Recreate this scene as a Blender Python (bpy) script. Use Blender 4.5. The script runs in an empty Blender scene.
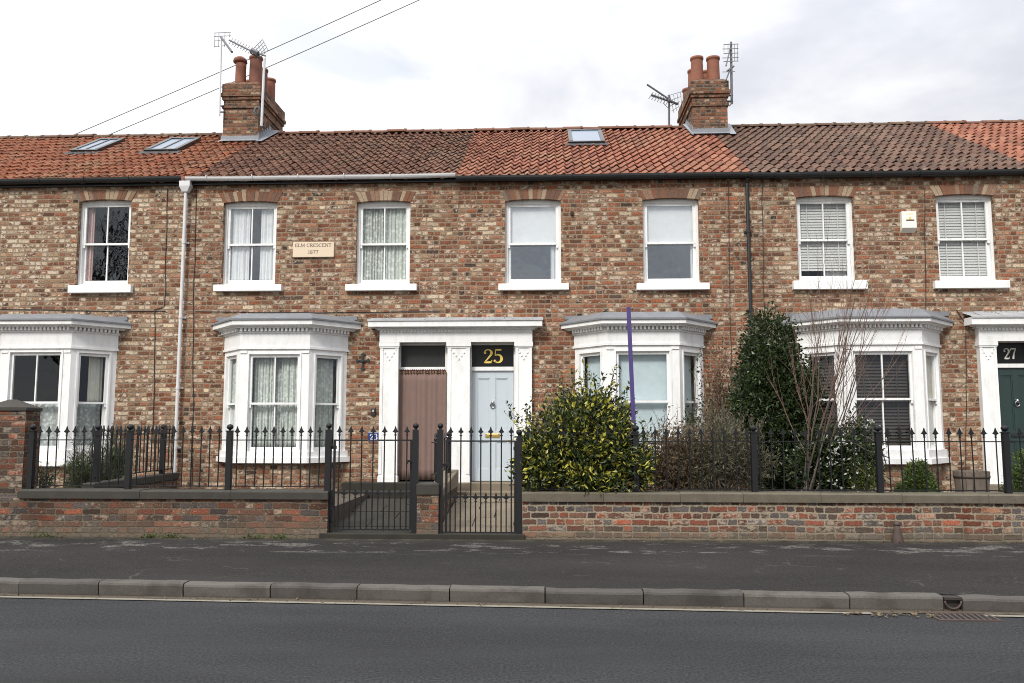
import bpy, math, random
import numpy as np
from mathutils import Vector, Matrix
random.seed(7); np.random.seed(7)
SC = bpy.context.scene
COL = SC.collection
R = math.radians

# ------------------------------------------------------------------ camera model
FPX, YAW, PITCH, CAMZ = 820.0, R(2.51), R(5.81), 1.75
_F = Vector((-math.sin(YAW)*math.cos(PITCH), math.cos(YAW)*math.cos(PITCH), math.sin(PITCH)))
_R = Vector((math.cos(YAW), math.sin(YAW), 0))
_U = _R.cross(_F)
def P(px, py, Y):
    """survey helper: world X and Z of a photo point lying in the plane y=Y"""
    d = _F*FPX + _R*(px-512) + _U*(341.5-py)
    t = Y/d.y
    return d.x*t, CAMZ + d.z*t
def PX(px, py, Y): return P(px, py, Y)[0]
def PZ(px, py, Y): return P(px, py, Y)[1]

# ------------------------------------------------------------------ object helpers
ORI = {}
def props(o, label=None, cat=None, group=None, kind=None):
    if label: o['label'] = label
    if cat: o['category'] = cat
    if group: o['group'] = group
    if kind: o['kind'] = kind
    return o
def thing(name, label, cat, loc, group=None):
    o = bpy.data.objects.new(name, None); COL.objects.link(o)
    o.location = loc; o.empty_display_size = .2
    ORI[o.name] = Vector(loc)
    return props(o, label, cat, group)
class MB:
    def __init__(s): s.v=[]; s.f=[]; s.m=[]; s.mi=0; s.T=None
    def av(s, p):
        if s.T: p = s.T(*p)
        s.v.append(tuple(p)); return len(s.v)-1
    def quad(s, a,b,c,d):
        i=[s.av(p) for p in (a,b,c,d)]; s.f.append(i); s.m.append(s.mi)
    def poly(s, pts):
        i=[s.av(p) for p in pts]; s.f.append(i); s.m.append(s.mi)
    def box(s, x0,x1,y0,y1,z0,z1):
        i=[s.av(p) for p in ((x0,y0,z0),(x1,y0,z0),(x1,y1,z0),(x0,y1,z0),(x0,y0,z1),(x1,y0,z1),(x1,y1,z1),(x0,y1,z1))]
        for q in ((0,3,2,1),(4,5,6,7),(0,1,5,4),(1,2,6,5),(2,3,7,6),(3,0,4,7)):
            s.f.append([i[k] for k in q]); s.m.append(s.mi)
    def prism(s, pts, z0, z1, pts1=None):
        """polygon in xy extruded z0..z1 (pts1: other outline at the top)"""
        n=len(pts); p1=pts1 or pts
        a=[s.av((p[0],p[1],z0)) for p in pts]; b=[s.av((p[0],p[1],z1)) for p in p1]
        s.f.append(a[::-1]); s.m.append(s.mi); s.f.append(b); s.m.append(s.mi)
        for k in range(n):
            s.f.append([a[k],a[(k+1)%n],b[(k+1)%n],b[k]]); s.m.append(s.mi)
    def prismxz(s, pts, y0, y1):
        n=len(pts)
        a=[s.av((p[0],y0,p[1])) for p in pts]; b=[s.av((p[0],y1,p[1])) for p in pts]
        s.f.append(a); s.m.append(s.mi); s.f.append(b[::-1]); s.m.append(s.mi)
        for k in range(n):
            s.f.append([a[(k+1)%n],a[k],b[k],b[(k+1)%n]]); s.m.append(s.mi)
    def tube(s, pts, r, n=6, cap=True):
        pts=[Vector(p) for p in pts]; L=len(pts)
        rr = r if isinstance(r,(list,tuple)) else [r]*L
        rings=[]; u=None
        for k,p in enumerate(pts):
            d=(pts[min(k+1,L-1)]-pts[max(k-1,0)])
            if d.length<1e-9: d=Vector((0,0,1))
            d.normalize()
            if u is None:
                u=d.orthogonal().normalized()
            else:
                u=(u-d*u.dot(d)); u = u.normalized() if u.length>1e-6 else d.orthogonal().normalized()
            w=d.cross(u)
            rings.append([s.av(p+(u*math.cos(2*math.pi*j/n)+w*math.sin(2*math.pi*j/n))*rr[k]) for j in range(n)])
        for k in range(L-1):
            for j in range(n):
                s.f.append([rings[k][j],rings[k][(j+1)%n],rings[k+1][(j+1)%n],rings[k+1][j]]); s.m.append(s.mi)
        if cap:
            s.f.append(rings[0][::-1]); s.m.append(s.mi); s.f.append(rings[-1]); s.m.append(s.mi)
    def lathe(s, prof, c=(0,0,0), n=12):
        """prof: (radius, z) list"""
        rings=[]
        for r,z in prof:
            rings.append([s.av((c[0]+r*math.cos(2*math.pi*j/n), c[1]+r*math.sin(2*math.pi*j/n), c[2]+z)) for j in range(n)])
        for k in range(len(prof)-1):
            for j in range(n):
                s.f.append([rings[k][j],rings[k][(j+1)%n],rings[k+1][(j+1)%n],rings[k+1][j]]); s.m.append(s.mi)
        s.f.append(rings[0][::-1]); s.m.append(s.mi); s.f.append(rings[-1]); s.m.append(s.mi)
    def build(s, name, mats, parent=None, smooth=False, bevel=0, loc=None):
        """world-space shapes -> one mesh object (child of parent); loc: shapes are local to loc"""
        if not isinstance(mats,(list,tuple)): mats=[mats]
        o_par = ORI[parent.name] if parent else Vector((0,0,0))
        me=bpy.data.meshes.new(name)
        off = Vector((0,0,0)) if loc is not None else o_par
        if parent is None and loc is None and s.v:
            a=np.array(s.v); mn=a.min(0); mx=a.max(0)
            off=Vector(((mn[0]+mx[0])/2,(mn[1]+mx[1])/2,mn[2]))
        me.from_pydata([(x-off.x,y-off.y,z-off.z) for x,y,z in s.v],[],s.f)
        for m in mats: me.materials.append(m)
        if len(mats)>1: me.polygons.foreach_set('material_index', s.m)
        if smooth: me.polygons.foreach_set('use_smooth',[True]*len(me.polygons))
        me.update()
        o=bpy.data.objects.new(name,me); COL.objects.link(o)
        if parent:
            o.parent=parent
            if loc is not None: o.location=Vector(loc)-o_par
            ORI[o.name]=Vector(o_par) if loc is None else Vector(loc)
        else:
            o.location = off if loc is None else loc
            ORI[o.name]=Vector(o.location)
        if bevel:
            b=o.modifiers.new('Bevel','BEVEL'); b.width=bevel; b.segments=2; b.limit_method='ANGLE'; b.angle_limit=R(40)
        return o
def dup(o, parent, loc, name=None):
    c=o.copy(); COL.objects.link(c); c.parent=parent
    c.location = Vector(loc)-(ORI[parent.name] if parent else Vector((0,0,0)))
    return c

# ------------------------------------------------------------------ node helpers
class NT:
    def __init__(s, name):
        s.mat=bpy.data.materials.new(name); s.mat.use_nodes=True
        s.t=s.mat.node_tree; s.t.nodes.clear()
        s.out=s.n('ShaderNodeOutputMaterial')
    def n(s, typ, **kw):
        x=s.t.nodes.new(typ)
        for k,v in kw.items(): setattr(x,k,v)
        return x
    def put(s, sock, v):
        if v is None: return
        if hasattr(v,'is_output') or isinstance(v,bpy.types.NodeSocket): s.t.links.new(v,sock)
        elif isinstance(v,(tuple,list)):
            v=tuple(v)
            if sock.type=='RGBA' and len(v)==3: v=v+(1,)
            sock.default_value=v
        else: sock.default_value=v
    def m(s, op, a, b=None, c=None, clamp=False):
        x=s.n('ShaderNodeMath',operation=op,use_clamp=clamp)
        for k,v in enumerate((a,b,c)): s.put(x.inputs[k],v)
        return x.outputs[0]
    def vm(s, op, a, b=None):
        x=s.n('ShaderNodeVectorMath',operation=op); s.put(x.inputs[0],a); s.put(x.inputs[1],b); return x.outputs[0]
    def comb(s,x,y,z):
        c=s.n('ShaderNodeCombineXYZ'); s.put(c.inputs[0],x); s.put(c.inputs[1],y); s.put(c.inputs[2],z); return c.outputs[0]
    def sep(s,v):
        c=s.n('ShaderNodeSeparateXYZ'); s.put(c.inputs[0],v); return c.outputs
    def noise(s, vec, scale, detail=3, rough=.55, dist=0, col=False):
        x=s.n('ShaderNodeTexNoise'); s.put(x.inputs['Vector'],vec)
        x.inputs['Scale'].default_value=scale; x.inputs['Detail'].default_value=detail
        x.inputs['Roughness'].default_value=rough; x.inputs['Distortion'].default_value=dist
        return x.outputs['Color' if col else 'Fac']
    def white(s, vec):
        x=s.n('ShaderNodeTexWhiteNoise',noise_dimensions='3D'); s.put(x.inputs['Vector'],vec); return x.outputs
    def ramp(s, fac, stops, interp='LINEAR'):
        x=s.n('ShaderNodeValToRGB'); cr=x.color_ramp; cr.interpolation=interp
        while len(cr.elements)<len(stops): cr.elements.new(0.5)
        for e,(p,c) in zip(cr.elements,stops):
            e.position=p; e.color=(c,c,c,1) if not isinstance(c,(tuple,list)) else tuple(c)+(1,)
        s.put(x.inputs[0],fac); return x.outputs[0]
    def mix(s, fac, a, b, mode='MIX'):
        x=s.n('ShaderNodeMix',data_type='RGBA',blend_type=mode)
        s.put(x.inputs[0],fac); s.put(x.inputs[6],a); s.put(x.inputs[7],b); return x.outputs[2]
    def step(s, v, a, b, lo=0., hi=1.):
        x=s.n('ShaderNodeMapRange',interpolation_type='SMOOTHSTEP'); s.put(x.inputs[0],v)
        x.inputs[1].default_value=a; x.inputs[2].default_value=b; x.inputs[3].default_value=lo; x.inputs[4].default_value=hi
        return x.outputs[0]
    def pos(s): return s.n('ShaderNodeNewGeometry').outputs['Position']
    def obj(s): return s.n('ShaderNodeTexCoord').outputs['Object']
    def island(s): return s.n('ShaderNodeNewGeometry').outputs['Random Per Island']
    def bump(s, h, strength=.5, dist=.01):
        x=s.n('ShaderNodeBump'); s.put(x.inputs['Height'],h); x.inputs['Strength'].default_value=strength; x.inputs['Distance'].default_value=dist
        return x.outputs[0]
    def bsdf(s, col, rough=.7, metal=0, normal=None, spec=.5, **kw):
        x=s.n('ShaderNodeBsdfPrincipled'); s.put(x.inputs['Base Color'],col); s.put(x.inputs['Roughness'],rough)
        x.inputs['Metallic'].default_value=metal; x.inputs['Specular IOR Level'].default_value=spec
        if normal is not None: s.put(x.inputs['Normal'],normal)
        for k,v in kw.items(): s.put(x.inputs[k],v)
        return x.outputs[0]
    def done(s, sh):
        s.t.links.new(sh, s.out.inputs[0]); return s.mat

def brick_mat(name, ch=.084, L=.225, stops=None, mortar=(.275,.205,.142), cream=.5, mw=.0135, split=.62, seed=0., patch=None, dirt=0.5, basedirt=None, rough=1.15):
    g=NT(name); p=g.pos()
    geo=g.n('ShaderNodeNewGeometry'); nx,ny,nz=g.sep(geo.outputs['True Normal'])
    wob=g.vm('MULTIPLY',g.vm('SUBTRACT',g.noise(p,16,4,.7,col=True),(.5,.5,.5)),(.060,.060,.034))
    low=g.vm('MULTIPLY',g.vm('SUBTRACT',g.noise(p,1.3,3,.5,col=True),(.5,.5,.5)),(.05,.05,.055))
    x,y,z=g.sep(g.vm('ADD',g.vm('ADD',p,wob),low))
    side=g.m('GREATER_THAN',g.m('ABSOLUTE',nx),g.m('ABSOLUTE',ny))
    u=g.m('ADD',g.m('MULTIPLY',y,side),g.m('MULTIPLY',x,g.m('SUBTRACT',1,side)))
    v=g.m('DIVIDE',g.m('ADD',z,10+seed*.01),ch); row=g.m('FLOOR',v); fv=g.m('FRACT',v)
    rj=g.white(g.comb(row,seed,3.1))[0]
    uu=g.m('ADD',g.m('DIVIDE',g.m('ADD',u,50+seed),L),g.m('ADD',g.m('MULTIPLY',g.m('MODULO',row,2),.5),g.m('MULTIPLY',rj,.22)))
    c0=g.m('FLOOR',uu); f0=g.m('FRACT',uu)
    spl=g.m('LESS_THAN',g.white(g.comb(c0,row,7.7+seed))[0],split)
    f2=g.m('FRACT',g.m('MULTIPLY',f0,2)); h2=g.m('FLOOR',g.m('MULTIPLY',f0,2))
    inv=g.m('SUBTRACT',1,spl)
    fu=g.m('ADD',g.m('MULTIPLY',f2,spl),g.m('MULTIPLY',f0,inv))
    Lm=g.m('ADD',g.m('MULTIPLY',spl,L*.5),g.m('MULTIPLY',inv,L))
    cid=g.comb(g.m('ADD',c0,g.m('MULTIPLY',g.m('MULTIPLY',h2,spl),.37)),row,1.3+seed)
    w=g.white(cid); r1=w[0]; rc=g.sep(w[1])
    du=g.m('MULTIPLY',g.m('MINIMUM',fu,g.m('SUBTRACT',1,fu)),Lm)
    dv=g.m('MULTIPLY',g.m('MINIMUM',fv,g.m('SUBTRACT',1,fv)),ch)
    d=g.m('SUBTRACT',.03,g.m('POWER',g.m('ADD',g.m('POWER',g.m('MAXIMUM',g.m('SUBTRACT',.03,g.m('MULTIPLY',du,1.2)),0),4),g.m('POWER',g.m('MAXIMUM',g.m('SUBTRACT',.03,dv),0),4)),.25))
    d=g.m('ADD',d,g.m('MULTIPLY',g.m('SUBTRACT',g.noise(p,30,5,.75),.5),.050*rough))
    mask=g.step(d,mw*.35,mw*1.5)
    big=g.noise(p,.55,3,.5)
    # big patches shift which brick kinds turn up
    sh=g.m('FRACT',g.m('ADD',r1,0))
    sel=g.m('ADD',g.m('MULTIPLY',sh,.86),g.m('MULTIPLY',g.step(big,.32,.68),.14))
    col=g.ramp(sel,stops,'CONSTANT')
    if patch is not None:
        # a stretch of wall relaid in another brick
        stops2,(x0,x1,z0,z1)=patch
        xx,_,zz=g.sep(p)
        e=g.m('MULTIPLY',g.m('SUBTRACT',g.noise(p,1.7,3),.5),.9)
        pm=g.m('MULTIPLY',g.m('MULTIPLY',g.step(g.m('ADD',xx,e),x0-.12,x0+.12),g.step(g.m('ADD',xx,e),x1-.12,x1+.12,1,0)),
               g.m('MULTIPLY',g.step(g.m('ADD',zz,e),z0-.12,z0+.12),g.step(g.m('ADD',zz,e),z1-.12,z1+.12,1,0)))
        col=g.mix(pm,col,g.ramp(r1,stops2,'CONSTANT'))
    col=g.mix(1,col,g.comb(*[g.m('ADD',.62,g.m('MULTIPLY',rc[1],.76))]*3),'MULTIPLY')
    gr=g.noise(p,52,4,.8)
    col=g.mix(1,col,g.comb(*[g.step(gr,.28,.72,.55,1.45)]*3),'MULTIPLY')
    # worn pale faces: lime and spalling in blotches of their own
    sp=g.noise(g.vm('MULTIPLY',p,(.8,.8,1.25)),15,4,.7); sp2=g.noise(p,60,2,.6)
    lim=g.m('MULTIPLY',g.step(g.m('ADD',sp,g.m('MULTIPLY',g.m('SUBTRACT',rc[2],.5),.34)),.60-.06*cream,.72-.06*cream),min(1,.75*cream+.2))
    col=g.mix(lim,col,g.mix(sp2,(.43,.34,.24),(.62,.53,.42)))
    drk=g.step(g.noise(p,28,4,.75),.55,.67)
    col=g.mix(g.m('MULTIPLY',drk,.7),col,(.06,.04,.032))
    lt=g.step(g.noise(g.vm('ADD',p,(7.,3.,5.)),33,4,.75),.60,.72)
    col=g.mix(g.m('MULTIPLY',lt,.6*cream+.25),col,(.47,.365,.265))
    mn=g.noise(p,30,3,.6)
    mcol=g.mix(mn,tuple(c*.62 for c in mortar),tuple(min(.8,c*1.32) for c in mortar))
    col=g.mix(mask,mcol,col)
    st=g.noise(g.vm('MULTIPLY',p,(1.6,1.6,.5)),1.1,4,.6)
    col=g.mix(g.m('MULTIPLY',g.step(st,.50,.74),dirt),col,g.mix(1,col,(.50,.45,.42),'MULTIPLY'))
    if basedirt:
        _,_,zz=g.sep(p)
        bd=g.step(g.m('ADD',zz,g.m('MULTIPLY',g.noise(p,5,4),.16)),basedirt[0],basedirt[1],1,0)
        col=g.mix(g.m('MULTIPLY',bd,.85),col,g.mix(g.noise(p,16,4),(.065,.054,.038),(.19,.155,.115)))
    hgt=g.m('ADD',g.m('MULTIPLY',mask,.75),g.m('MULTIPLY',g.noise(p,55,4,.65),.55))
    hgt=g.m('ADD',hgt,g.m('MULTIPLY',rc[0],.25))
    return g.done(g.bsdf(col,.92,normal=g.bump(hgt,.9,.012),spec=.2))

def simple(name, col, rough=.6, metal=0, var=.12, scale=8, bump=0, spec=.5, coat=0, fine=0):
    g=NT(name); p=g.pos()
    n=g.noise(p,scale,4,.6)
    a=tuple(c*(1-var) for c in col); b=tuple(min(.95,c*(1+var)) for c in col)
    c=g.mix(n,a,b)
    if fine: c=g.mix(g.step(g.noise(p,scale*7,3,.7),.55,.75),c,tuple(x*(1-fine) for x in col))
    nm=g.bump(g.noise(p,scale*6,3),.35,bump) if bump else None
    return g.done(g.bsdf(c,rough,metal,normal=nm,spec=spec))
def paint_white(name, base=(.80,.80,.79), grime=.35):
    g=NT(name); p=g.pos()
    n=g.noise(g.vm('MULTIPLY',p,(3.,3.,1.)),3,5,.65)
    c=g.mix(g.step(n,.42,.80,0,grime*1.25),base,(.50,.485,.43))
    f=g.step(g.noise(p,40,3,.7),.66,.78,0,grime*.7)
    c=g.mix(f,c,(.42,.40,.36))
    return g.done(g.bsdf(c,.42,normal=g.bump(g.noise(p,45,3),.12,.004),spec=.4))
def island_mat(name, stops, rough=.8, moss=None, scale=6, bump=.006, spec=.25, stain=.4):
    g=NT(name); p=g.pos(); r=g.island()
    c=g.ramp(r,stops)
    n=g.noise(p,scale,5,.65)
    c=g.mix(g.step(n,.42,.75,0,stain),c,g.mix(1,c,(.42,.38,.36),'MULTIPLY'))
    if moss:
        mm=g.step(g.m('ADD',g.noise(p,21,4,.7),g.m('MULTIPLY',g.noise(p,.9,2),.35)),.70,.86,0,moss[1])
        c=g.mix(mm,c,moss[0])
    return g.done(g.bsdf(c,rough,normal=g.bump(g.noise(p,40,3),.5,bump),spec=spec))
def leaf_mat(name, stops, rough=.45, trans=.25, spec=.4):
    g=NT(name); r=g.island()
    c=g.ramp(r,stops)
    c=g.mix(.35,c,g.mix(g.noise(g.pos(),30,2),(.02,.03,.012),c))
    a=g.bsdf(c,rough,spec=spec)
    t=g.n('ShaderNodeBsdfTranslucent'); g.put(t.inputs[0],c)
    x=g.n('ShaderNodeMixShader'); x.inputs[0].default_value=trans
    g.t.links.new(a,x.inputs[1]); g.t.links.new(t.outputs[0],x.inputs[2])
    return g.done(x.outputs[0])
def glass_mat(name, tint=(.95,.965,.96), boost=1.0):
    g=NT(name)
    p=g.pos()
    nm=g.bump(g.noise(p,2.2,2),.25,.02)
    geo=g.n('ShaderNodeNewGeometry'); dt=g.n('ShaderNodeVectorMath',operation='DOT_PRODUCT'); g.put(dt.inputs[0],geo.outputs['Normal']); g.put(dt.inputs[1],geo.outputs['Incoming'])
    fr=g.m('ADD',.045,g.m('MULTIPLY',.955,g.m('POWER',g.m('SUBTRACT',1,g.m('ABSOLUTE',dt.outputs['Value'])),5)))
    gl=g.n('ShaderNodeBsdfGlossy'); gl.inputs['Roughness'].default_value=.015; g.put(gl.inputs['Color'],(.86,.93,1,1)); g.put(gl.inputs['Normal'],nm)
    tr=g.n('ShaderNodeBsdfTransparent'); g.put(tr.inputs[0],tint)
    x=g.n('ShaderNodeMixShader'); g.put(x.inputs[0],g.m('MULTIPLY',fr,boost,clamp=True))
    g.t.links.new(tr.outputs[0],x.inputs[1]); g.t.links.new(gl.outputs[0],x.inputs[2])
    return g.done(x.outputs[0])
def cloth_mat(name, col, pattern=0, trans=.3, rough=.9):
    g=NT(name); p=g.pos()
    c=col
    if pattern:
        v=g.n('ShaderNodeTexVoronoi'); g.put(v.inputs['Vector'],p); v.inputs['Scale'].default_value=16
        k=g.step(g.m('ADD',v.outputs['Distance'],g.m('MULTIPLY',g.noise(p,40,3),.5)),.45,.85)
        c=g.mix(g.m('MULTIPLY',k,pattern),col,tuple(x*.38 for x in col))
    else:
        c=g.mix(g.noise(p,9,3),tuple(x*.85 for x in col),tuple(min(.9,x*1.1) for x in col))
    a=g.bsdf(c,rough,spec=.15)
    t=g.n('ShaderNodeBsdfTranslucent'); g.put(t.inputs[0],c)
    x=g.n('ShaderNodeMixShader'); x.inputs[0].default_value=trans
    g.t.links.new(a,x.inputs[1]); g.t.links.new(t.outputs[0],x.inputs[2])
    return g.done(x.outputs[0])

# ------------------------------------------------------------------ materials
RB=(.215,.080,.043); BR=(.165,.078,.047); DK=(.070,.047,.036); TN=(.30,.19,.118); CR=(.46,.355,.245); OR=(.28,.095,.045); PK=(.27,.138,.084)
def stops(*a):
    out=[]; t=0
    tot=sum(w for _,w in a)
    for c,w in a: out.append((t/tot,c)); t+=w
    return out
M={}
M['brick_a']=brick_mat('weathered_tan_brick',stops=stops((DK,1.0),(BR,2.8),(RB,2.2),(PK,2.0),(TN,2.6),(CR,2.3),(OR,.6)),cream=1.1,seed=1.)
M['brick_b']=brick_mat('weathered_brown_brick',stops=stops((DK,1.3),(BR,3.4),(RB,3.0),(PK,1.6),(TN,1.5),(CR,1.2),(OR,.6)),cream=.85,seed=2.)
M['brick_c']=brick_mat('weathered_red_brick',stops=stops((DK,1.2),(BR,3.4),(RB,3.6),(OR,1.2),(PK,1.2),(TN,.9),(CR,1.4)),cream=.85,seed=3.,
      patch=(stops((OR,3),(RB,3),(PK,1),(BR,1)),(2.75,3.6,.5,3.5)))
M['brick_d']=brick_mat('weathered_sandy_brick',stops=stops((DK,.9),(BR,3.0),(RB,2.9),(PK,2.0),(TN,2.0),(CR,1.1),(OR,1.0)),cream=.85,seed=4.)
M['brick_chim']=brick_mat('chimney_brick',stops=stops((DK,2.6),(BR,3.6),(RB,2.4),(TN,1.2),(PK,1.2)),mortar=(.17,.125,.09),cream=.15,seed=5.,dirt=.9,ch=.08)
M['brick_wl']=brick_mat('garden_wall_brick_mossy',ch=.086,L=.255,stops=stops((DK,2.6),((.075,.060,.055),2.0),((.105,.055,.038),3.0),((.15,.060,.038),2.2),((.21,.072,.042),.8),((.17,.10,.068),.7)),mortar=(.15,.125,.09),cream=.25,mw=.009,seed=6.,dirt=.9,basedirt=(.30,.60),rough=1.05,split=.42)
M['brick_wr']=brick_mat('garden_wall_brick_limed',ch=.086,L=.255,stops=stops((DK,2.6),((.095,.080,.075),2.4),((.12,.060,.042),2.6),((.185,.064,.040),2.8),((.25,.080,.046),.9),(PK,.5),(TN,.4)),mortar=(.31,.26,.19),cream=.35,mw=.012,seed=8.,dirt=1.0,basedirt=(.27,.55),rough=1.1,split=.42)
M['arch']=island_mat('arch_brick',[(0,(.08,.045,.035)),(.14,(.19,.07,.042)),(.28,(.12,.06,.042)),(.42,(.24,.085,.045)),(.56,(.30,.19,.12)),(.68,(.15,.065,.04)),(.8,(.40,.29,.19)),(.9,(.20,.075,.045)),(1,(.34,.23,.15))],.9,scale=22,bump=.01,moss=((.42,.33,.23),.5))
M['arch_a']=simple('arch_brick_red',(.20,.088,.052),.92,var=.65,scale=34,bump=.01,fine=.5)
M['arch_b']=simple('arch_brick_brown',(.155,.082,.054),.92,var=.65,scale=34,bump=.01,fine=.5)
M['arch_c']=simple('arch_brick_cream',(.35,.26,.175),.92,var=.55,scale=34,bump=.01,fine=.4)
M['arch_d']=simple('arch_brick_pink',(.26,.155,.10),.92,var=.65,scale=34,bump=.01,fine=.5)
M['mortar']=simple('old_lime_mortar',(.30,.235,.17),.95,var=.3,scale=20,bump=.006)
M['mortar_dark']=simple('weathered_mortar',(.17,.13,.095),.95,var=.3,scale=20,bump=.006)
M['white']=paint_white('white_gloss_paint')
M['white_old']=paint_white('white_gloss_paint_aged',grime=.55)
M['upvc']=simple('white_plastic',(.82,.82,.82),.35,var=.03)
M['lead']=simple('lead_sheet',(.17,.177,.19),.5,var=.3,scale=5,bump=.004,fine=.2)
M['lead_pale']=simple('painted_lead',(.36,.365,.37),.6,var=.45,scale=4,bump=.004,fine=.5)
M['glass']=glass_mat('window_glass')
M['glass_sky']=glass_mat('sky_reflecting_glass',boost=5.)
M['glass_mid']=glass_mat('cloud_reflecting_glass',boost=3.)
M['glass_tree']=glass_mat('tree_reflecting_glass',boost=1.7)
M['tile_red']=island_mat('red_pantile',[(0,(.155,.056,.035)),(.4,(.212,.077,.046)),(.75,(.25,.093,.055)),(1,(.28,.122,.076))],.85,moss=((.17,.15,.09),.55))
M['tile_orange']=island_mat('orange_pantile_lichened',[(0,(.17,.062,.034)),(.4,(.25,.087,.045)),(.75,(.30,.106,.054)),(1,(.28,.14,.082))],.85,moss=((.22,.19,.12),.75),stain=.6)
M['tile_brown']=island_mat('brown_pantile',[(0,(.100,.050,.035)),(.45,(.138,.066,.044)),(.8,(.168,.080,.052)),(1,(.20,.102,.064))],.85,moss=((.20,.17,.11),.65),stain=.6)
M['tile_dark']=island_mat('dark_brown_pantile',[(0,(.070,.040,.030)),(.5,(.100,.054,.039)),(1,(.138,.078,.054))],.85,moss=((.19,.165,.115),.55),stain=.5)
M['under']=simple('roof_felt',(.035,.03,.028),.9)
M['ridge_red']=island_mat('ridge_tile_clay',[(0,(.13,.062,.042)),(1,(.20,.088,.055))],.85,moss=((.22,.2,.13),.7))
M['ridge_dark']=island_mat('ridge_tile_brown',[(0,(.085,.05,.036)),(1,(.15,.09,.06))],.85,moss=((.22,.2,.13),.8))
M['pot']=simple('terracotta_pot',(.215,.082,.048),.8,var=.25,scale=7,bump=.004,fine=.45)
M['pot_dark']=simple('sooty_terracotta_pot',(.17,.07,.045),.85,var=.35,scale=7,bump=.004,fine=.4)
M['cast']=simple('black_cast_iron',(.016,.017,.019),.42,var=.3,scale=20,spec=.5)
M['gut_black']=simple('black_gutter_plastic',(.014,.014,.015),.45,var=.2)
M['gut_grey']=simple('pale_grey_gutter_paint',(.60,.60,.60),.5,var=.12,scale=6)
M['iron']=simple('black_painted_iron',(.010,.0105,.012),.55,var=.35,scale=30,bump=.002,spec=.3)
M['alum']=simple('weathered_aluminium',(.17,.175,.18),.5,.4,var=.2)
M['alum_dark']=simple('dull_dark_aerial_metal',(.10,.10,.11),.5,.4,var=.2)
M['pipe_steel']=simple('galvanised_pole',(.60,.60,.60),.4,.3,var=.15)
M['stone']=simple('sandstone_coping',(.105,.090,.064),.9,var=.45,scale=5,bump=.008,fine=.4)
M['stone_dark']=simple('dark_stone_coping',(.040,.036,.029),.9,var=.4,scale=5,bump=.008,fine=.4)
M['slab']=simple('stone_paving',(.185,.15,.105),.9,var=.35,scale=4,bump=.006,fine=.3)
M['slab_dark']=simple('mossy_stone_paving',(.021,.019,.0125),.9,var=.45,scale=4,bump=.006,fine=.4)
M['plaque']=simple('cream_stone_plaque',(.66,.54,.40),.8,var=.06)
M['ink']=simple('plaque_lettering',(.10,.075,.055),.8)
M['gold']=simple('gold_leaf',(.80,.58,.13),.35,.25,var=.06)
M['silver']=simple('pale_number_paint',(.62,.60,.54),.45)
M['brass']=simple('brass',(.62,.46,.17),.3,.85,var=.1)
M['chrome']=simple('bright_chrome',(.6,.6,.62),.15,1.)
M['door_blue']=simple('pale_blue_door_paint',(.50,.555,.595),.4,var=.03)
M['door_green']=simple('dark_green_door_paint',(.020,.040,.037),.35,var=.1)
M['door_dark']=simple('dark_door_paint',(.03,.025,.02),.4)
M['black_glass']=simple('black_fanlight_glass',(.006,.007,.007),.3,var=.1,spec=.25)
M['dim_glass']=simple('dusty_fanlight_glass',(.024,.026,.024),.4,var=.6,scale=6,spec=.3)
M['curtain_brown']=cloth_mat('dusty_brown_cloth',(.225,.152,.128),0,.1)
M['net']=cloth_mat('white_net',(.82,.83,.84),0,.15)
M['lace']=cloth_mat('patterned_lace',(.74,.77,.71),.6,.15)
M['lace2']=cloth_mat('cream_lace',(.72,.76,.70),.4,.15)
M['lace_dark']=cloth_mat('grey_lace',(.62,.65,.63),.6,.15)  # greyer lace cloth with the same open pattern
M['pink']=cloth_mat('pale_pink_cloth',(.62,.42,.40),0,.15)
M['cream']=cloth_mat('cream_cloth',(.72,.69,.60),0,.15)
M['blind_white']=cloth_mat('white_roller_blind',(.88,.885,.90),0,.1)
M['blind_blue']=cloth_mat('pale_blue_grey_blind',(.56,.65,.68),0,.1)
M['blind_brown']=simple('dark_wood_slats',(.034,.025,.019),.6,var=.2)
M['blind_vene']=simple('pale_venetian_slats',(.50,.495,.475),.5,var=.05)
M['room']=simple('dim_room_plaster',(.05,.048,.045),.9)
M['purple']=simple('purple_paint',(.055,.034,.155),.5,var=.15,scale=12)
M['alarm']=simple('cream_alarm_case',(.80,.78,.70),.4,var=.03)
M['alarm_side']=simple('grey_alarm_case',(.55,.55,.55),.4,var=.05)
M['blueplate']=simple('blue_enamel',(.02,.035,.17),.3,var=.05)
M['whiteplate']=simple('white_enamel',(.8,.8,.8),.3)
M['rust']=simple('rusty_iron',(.060,.040,.033),.75,var=.4,scale=18,bump=.004)
M['pipe_dark']=simple('dark_wet_iron',(.026,.021,.018),.6,var=.4,scale=18)
M['wood']=simple('weathered_barrel_wood',(.15,.12,.095),.85,var=.35,scale=14,bump=.004)
M['bark']=simple('grey_brown_bark',(.085,.066,.052),.9,var=.35,scale=25,bump=.004)
M['twig']=simple('pinkish_brown_twig',(.135,.078,.06),.85,var=.3,scale=10)
M['cable']=simple('black_cable',(.02,.02,.02),.6)
M['wire']=simple('grey_overhead_wire',(.16,.16,.17),.6)
M['leaf_var']=leaf_mat('variegated_leaf',[(0,(.016,.028,.010)),(.45,(.040,.062,.018)),(.70,(.075,.095,.024)),(.79,(.36,.34,.04)),(.90,(.60,.54,.07)),(1,(.72,.66,.18))],.35)
M['leaf_dark']=leaf_mat('dark_glossy_leaf',[(0,(.012,.023,.009)),(.5,(.030,.052,.017)),(.85,(.056,.084,.026)),(1,(.10,.125,.045))],.32)
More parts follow.
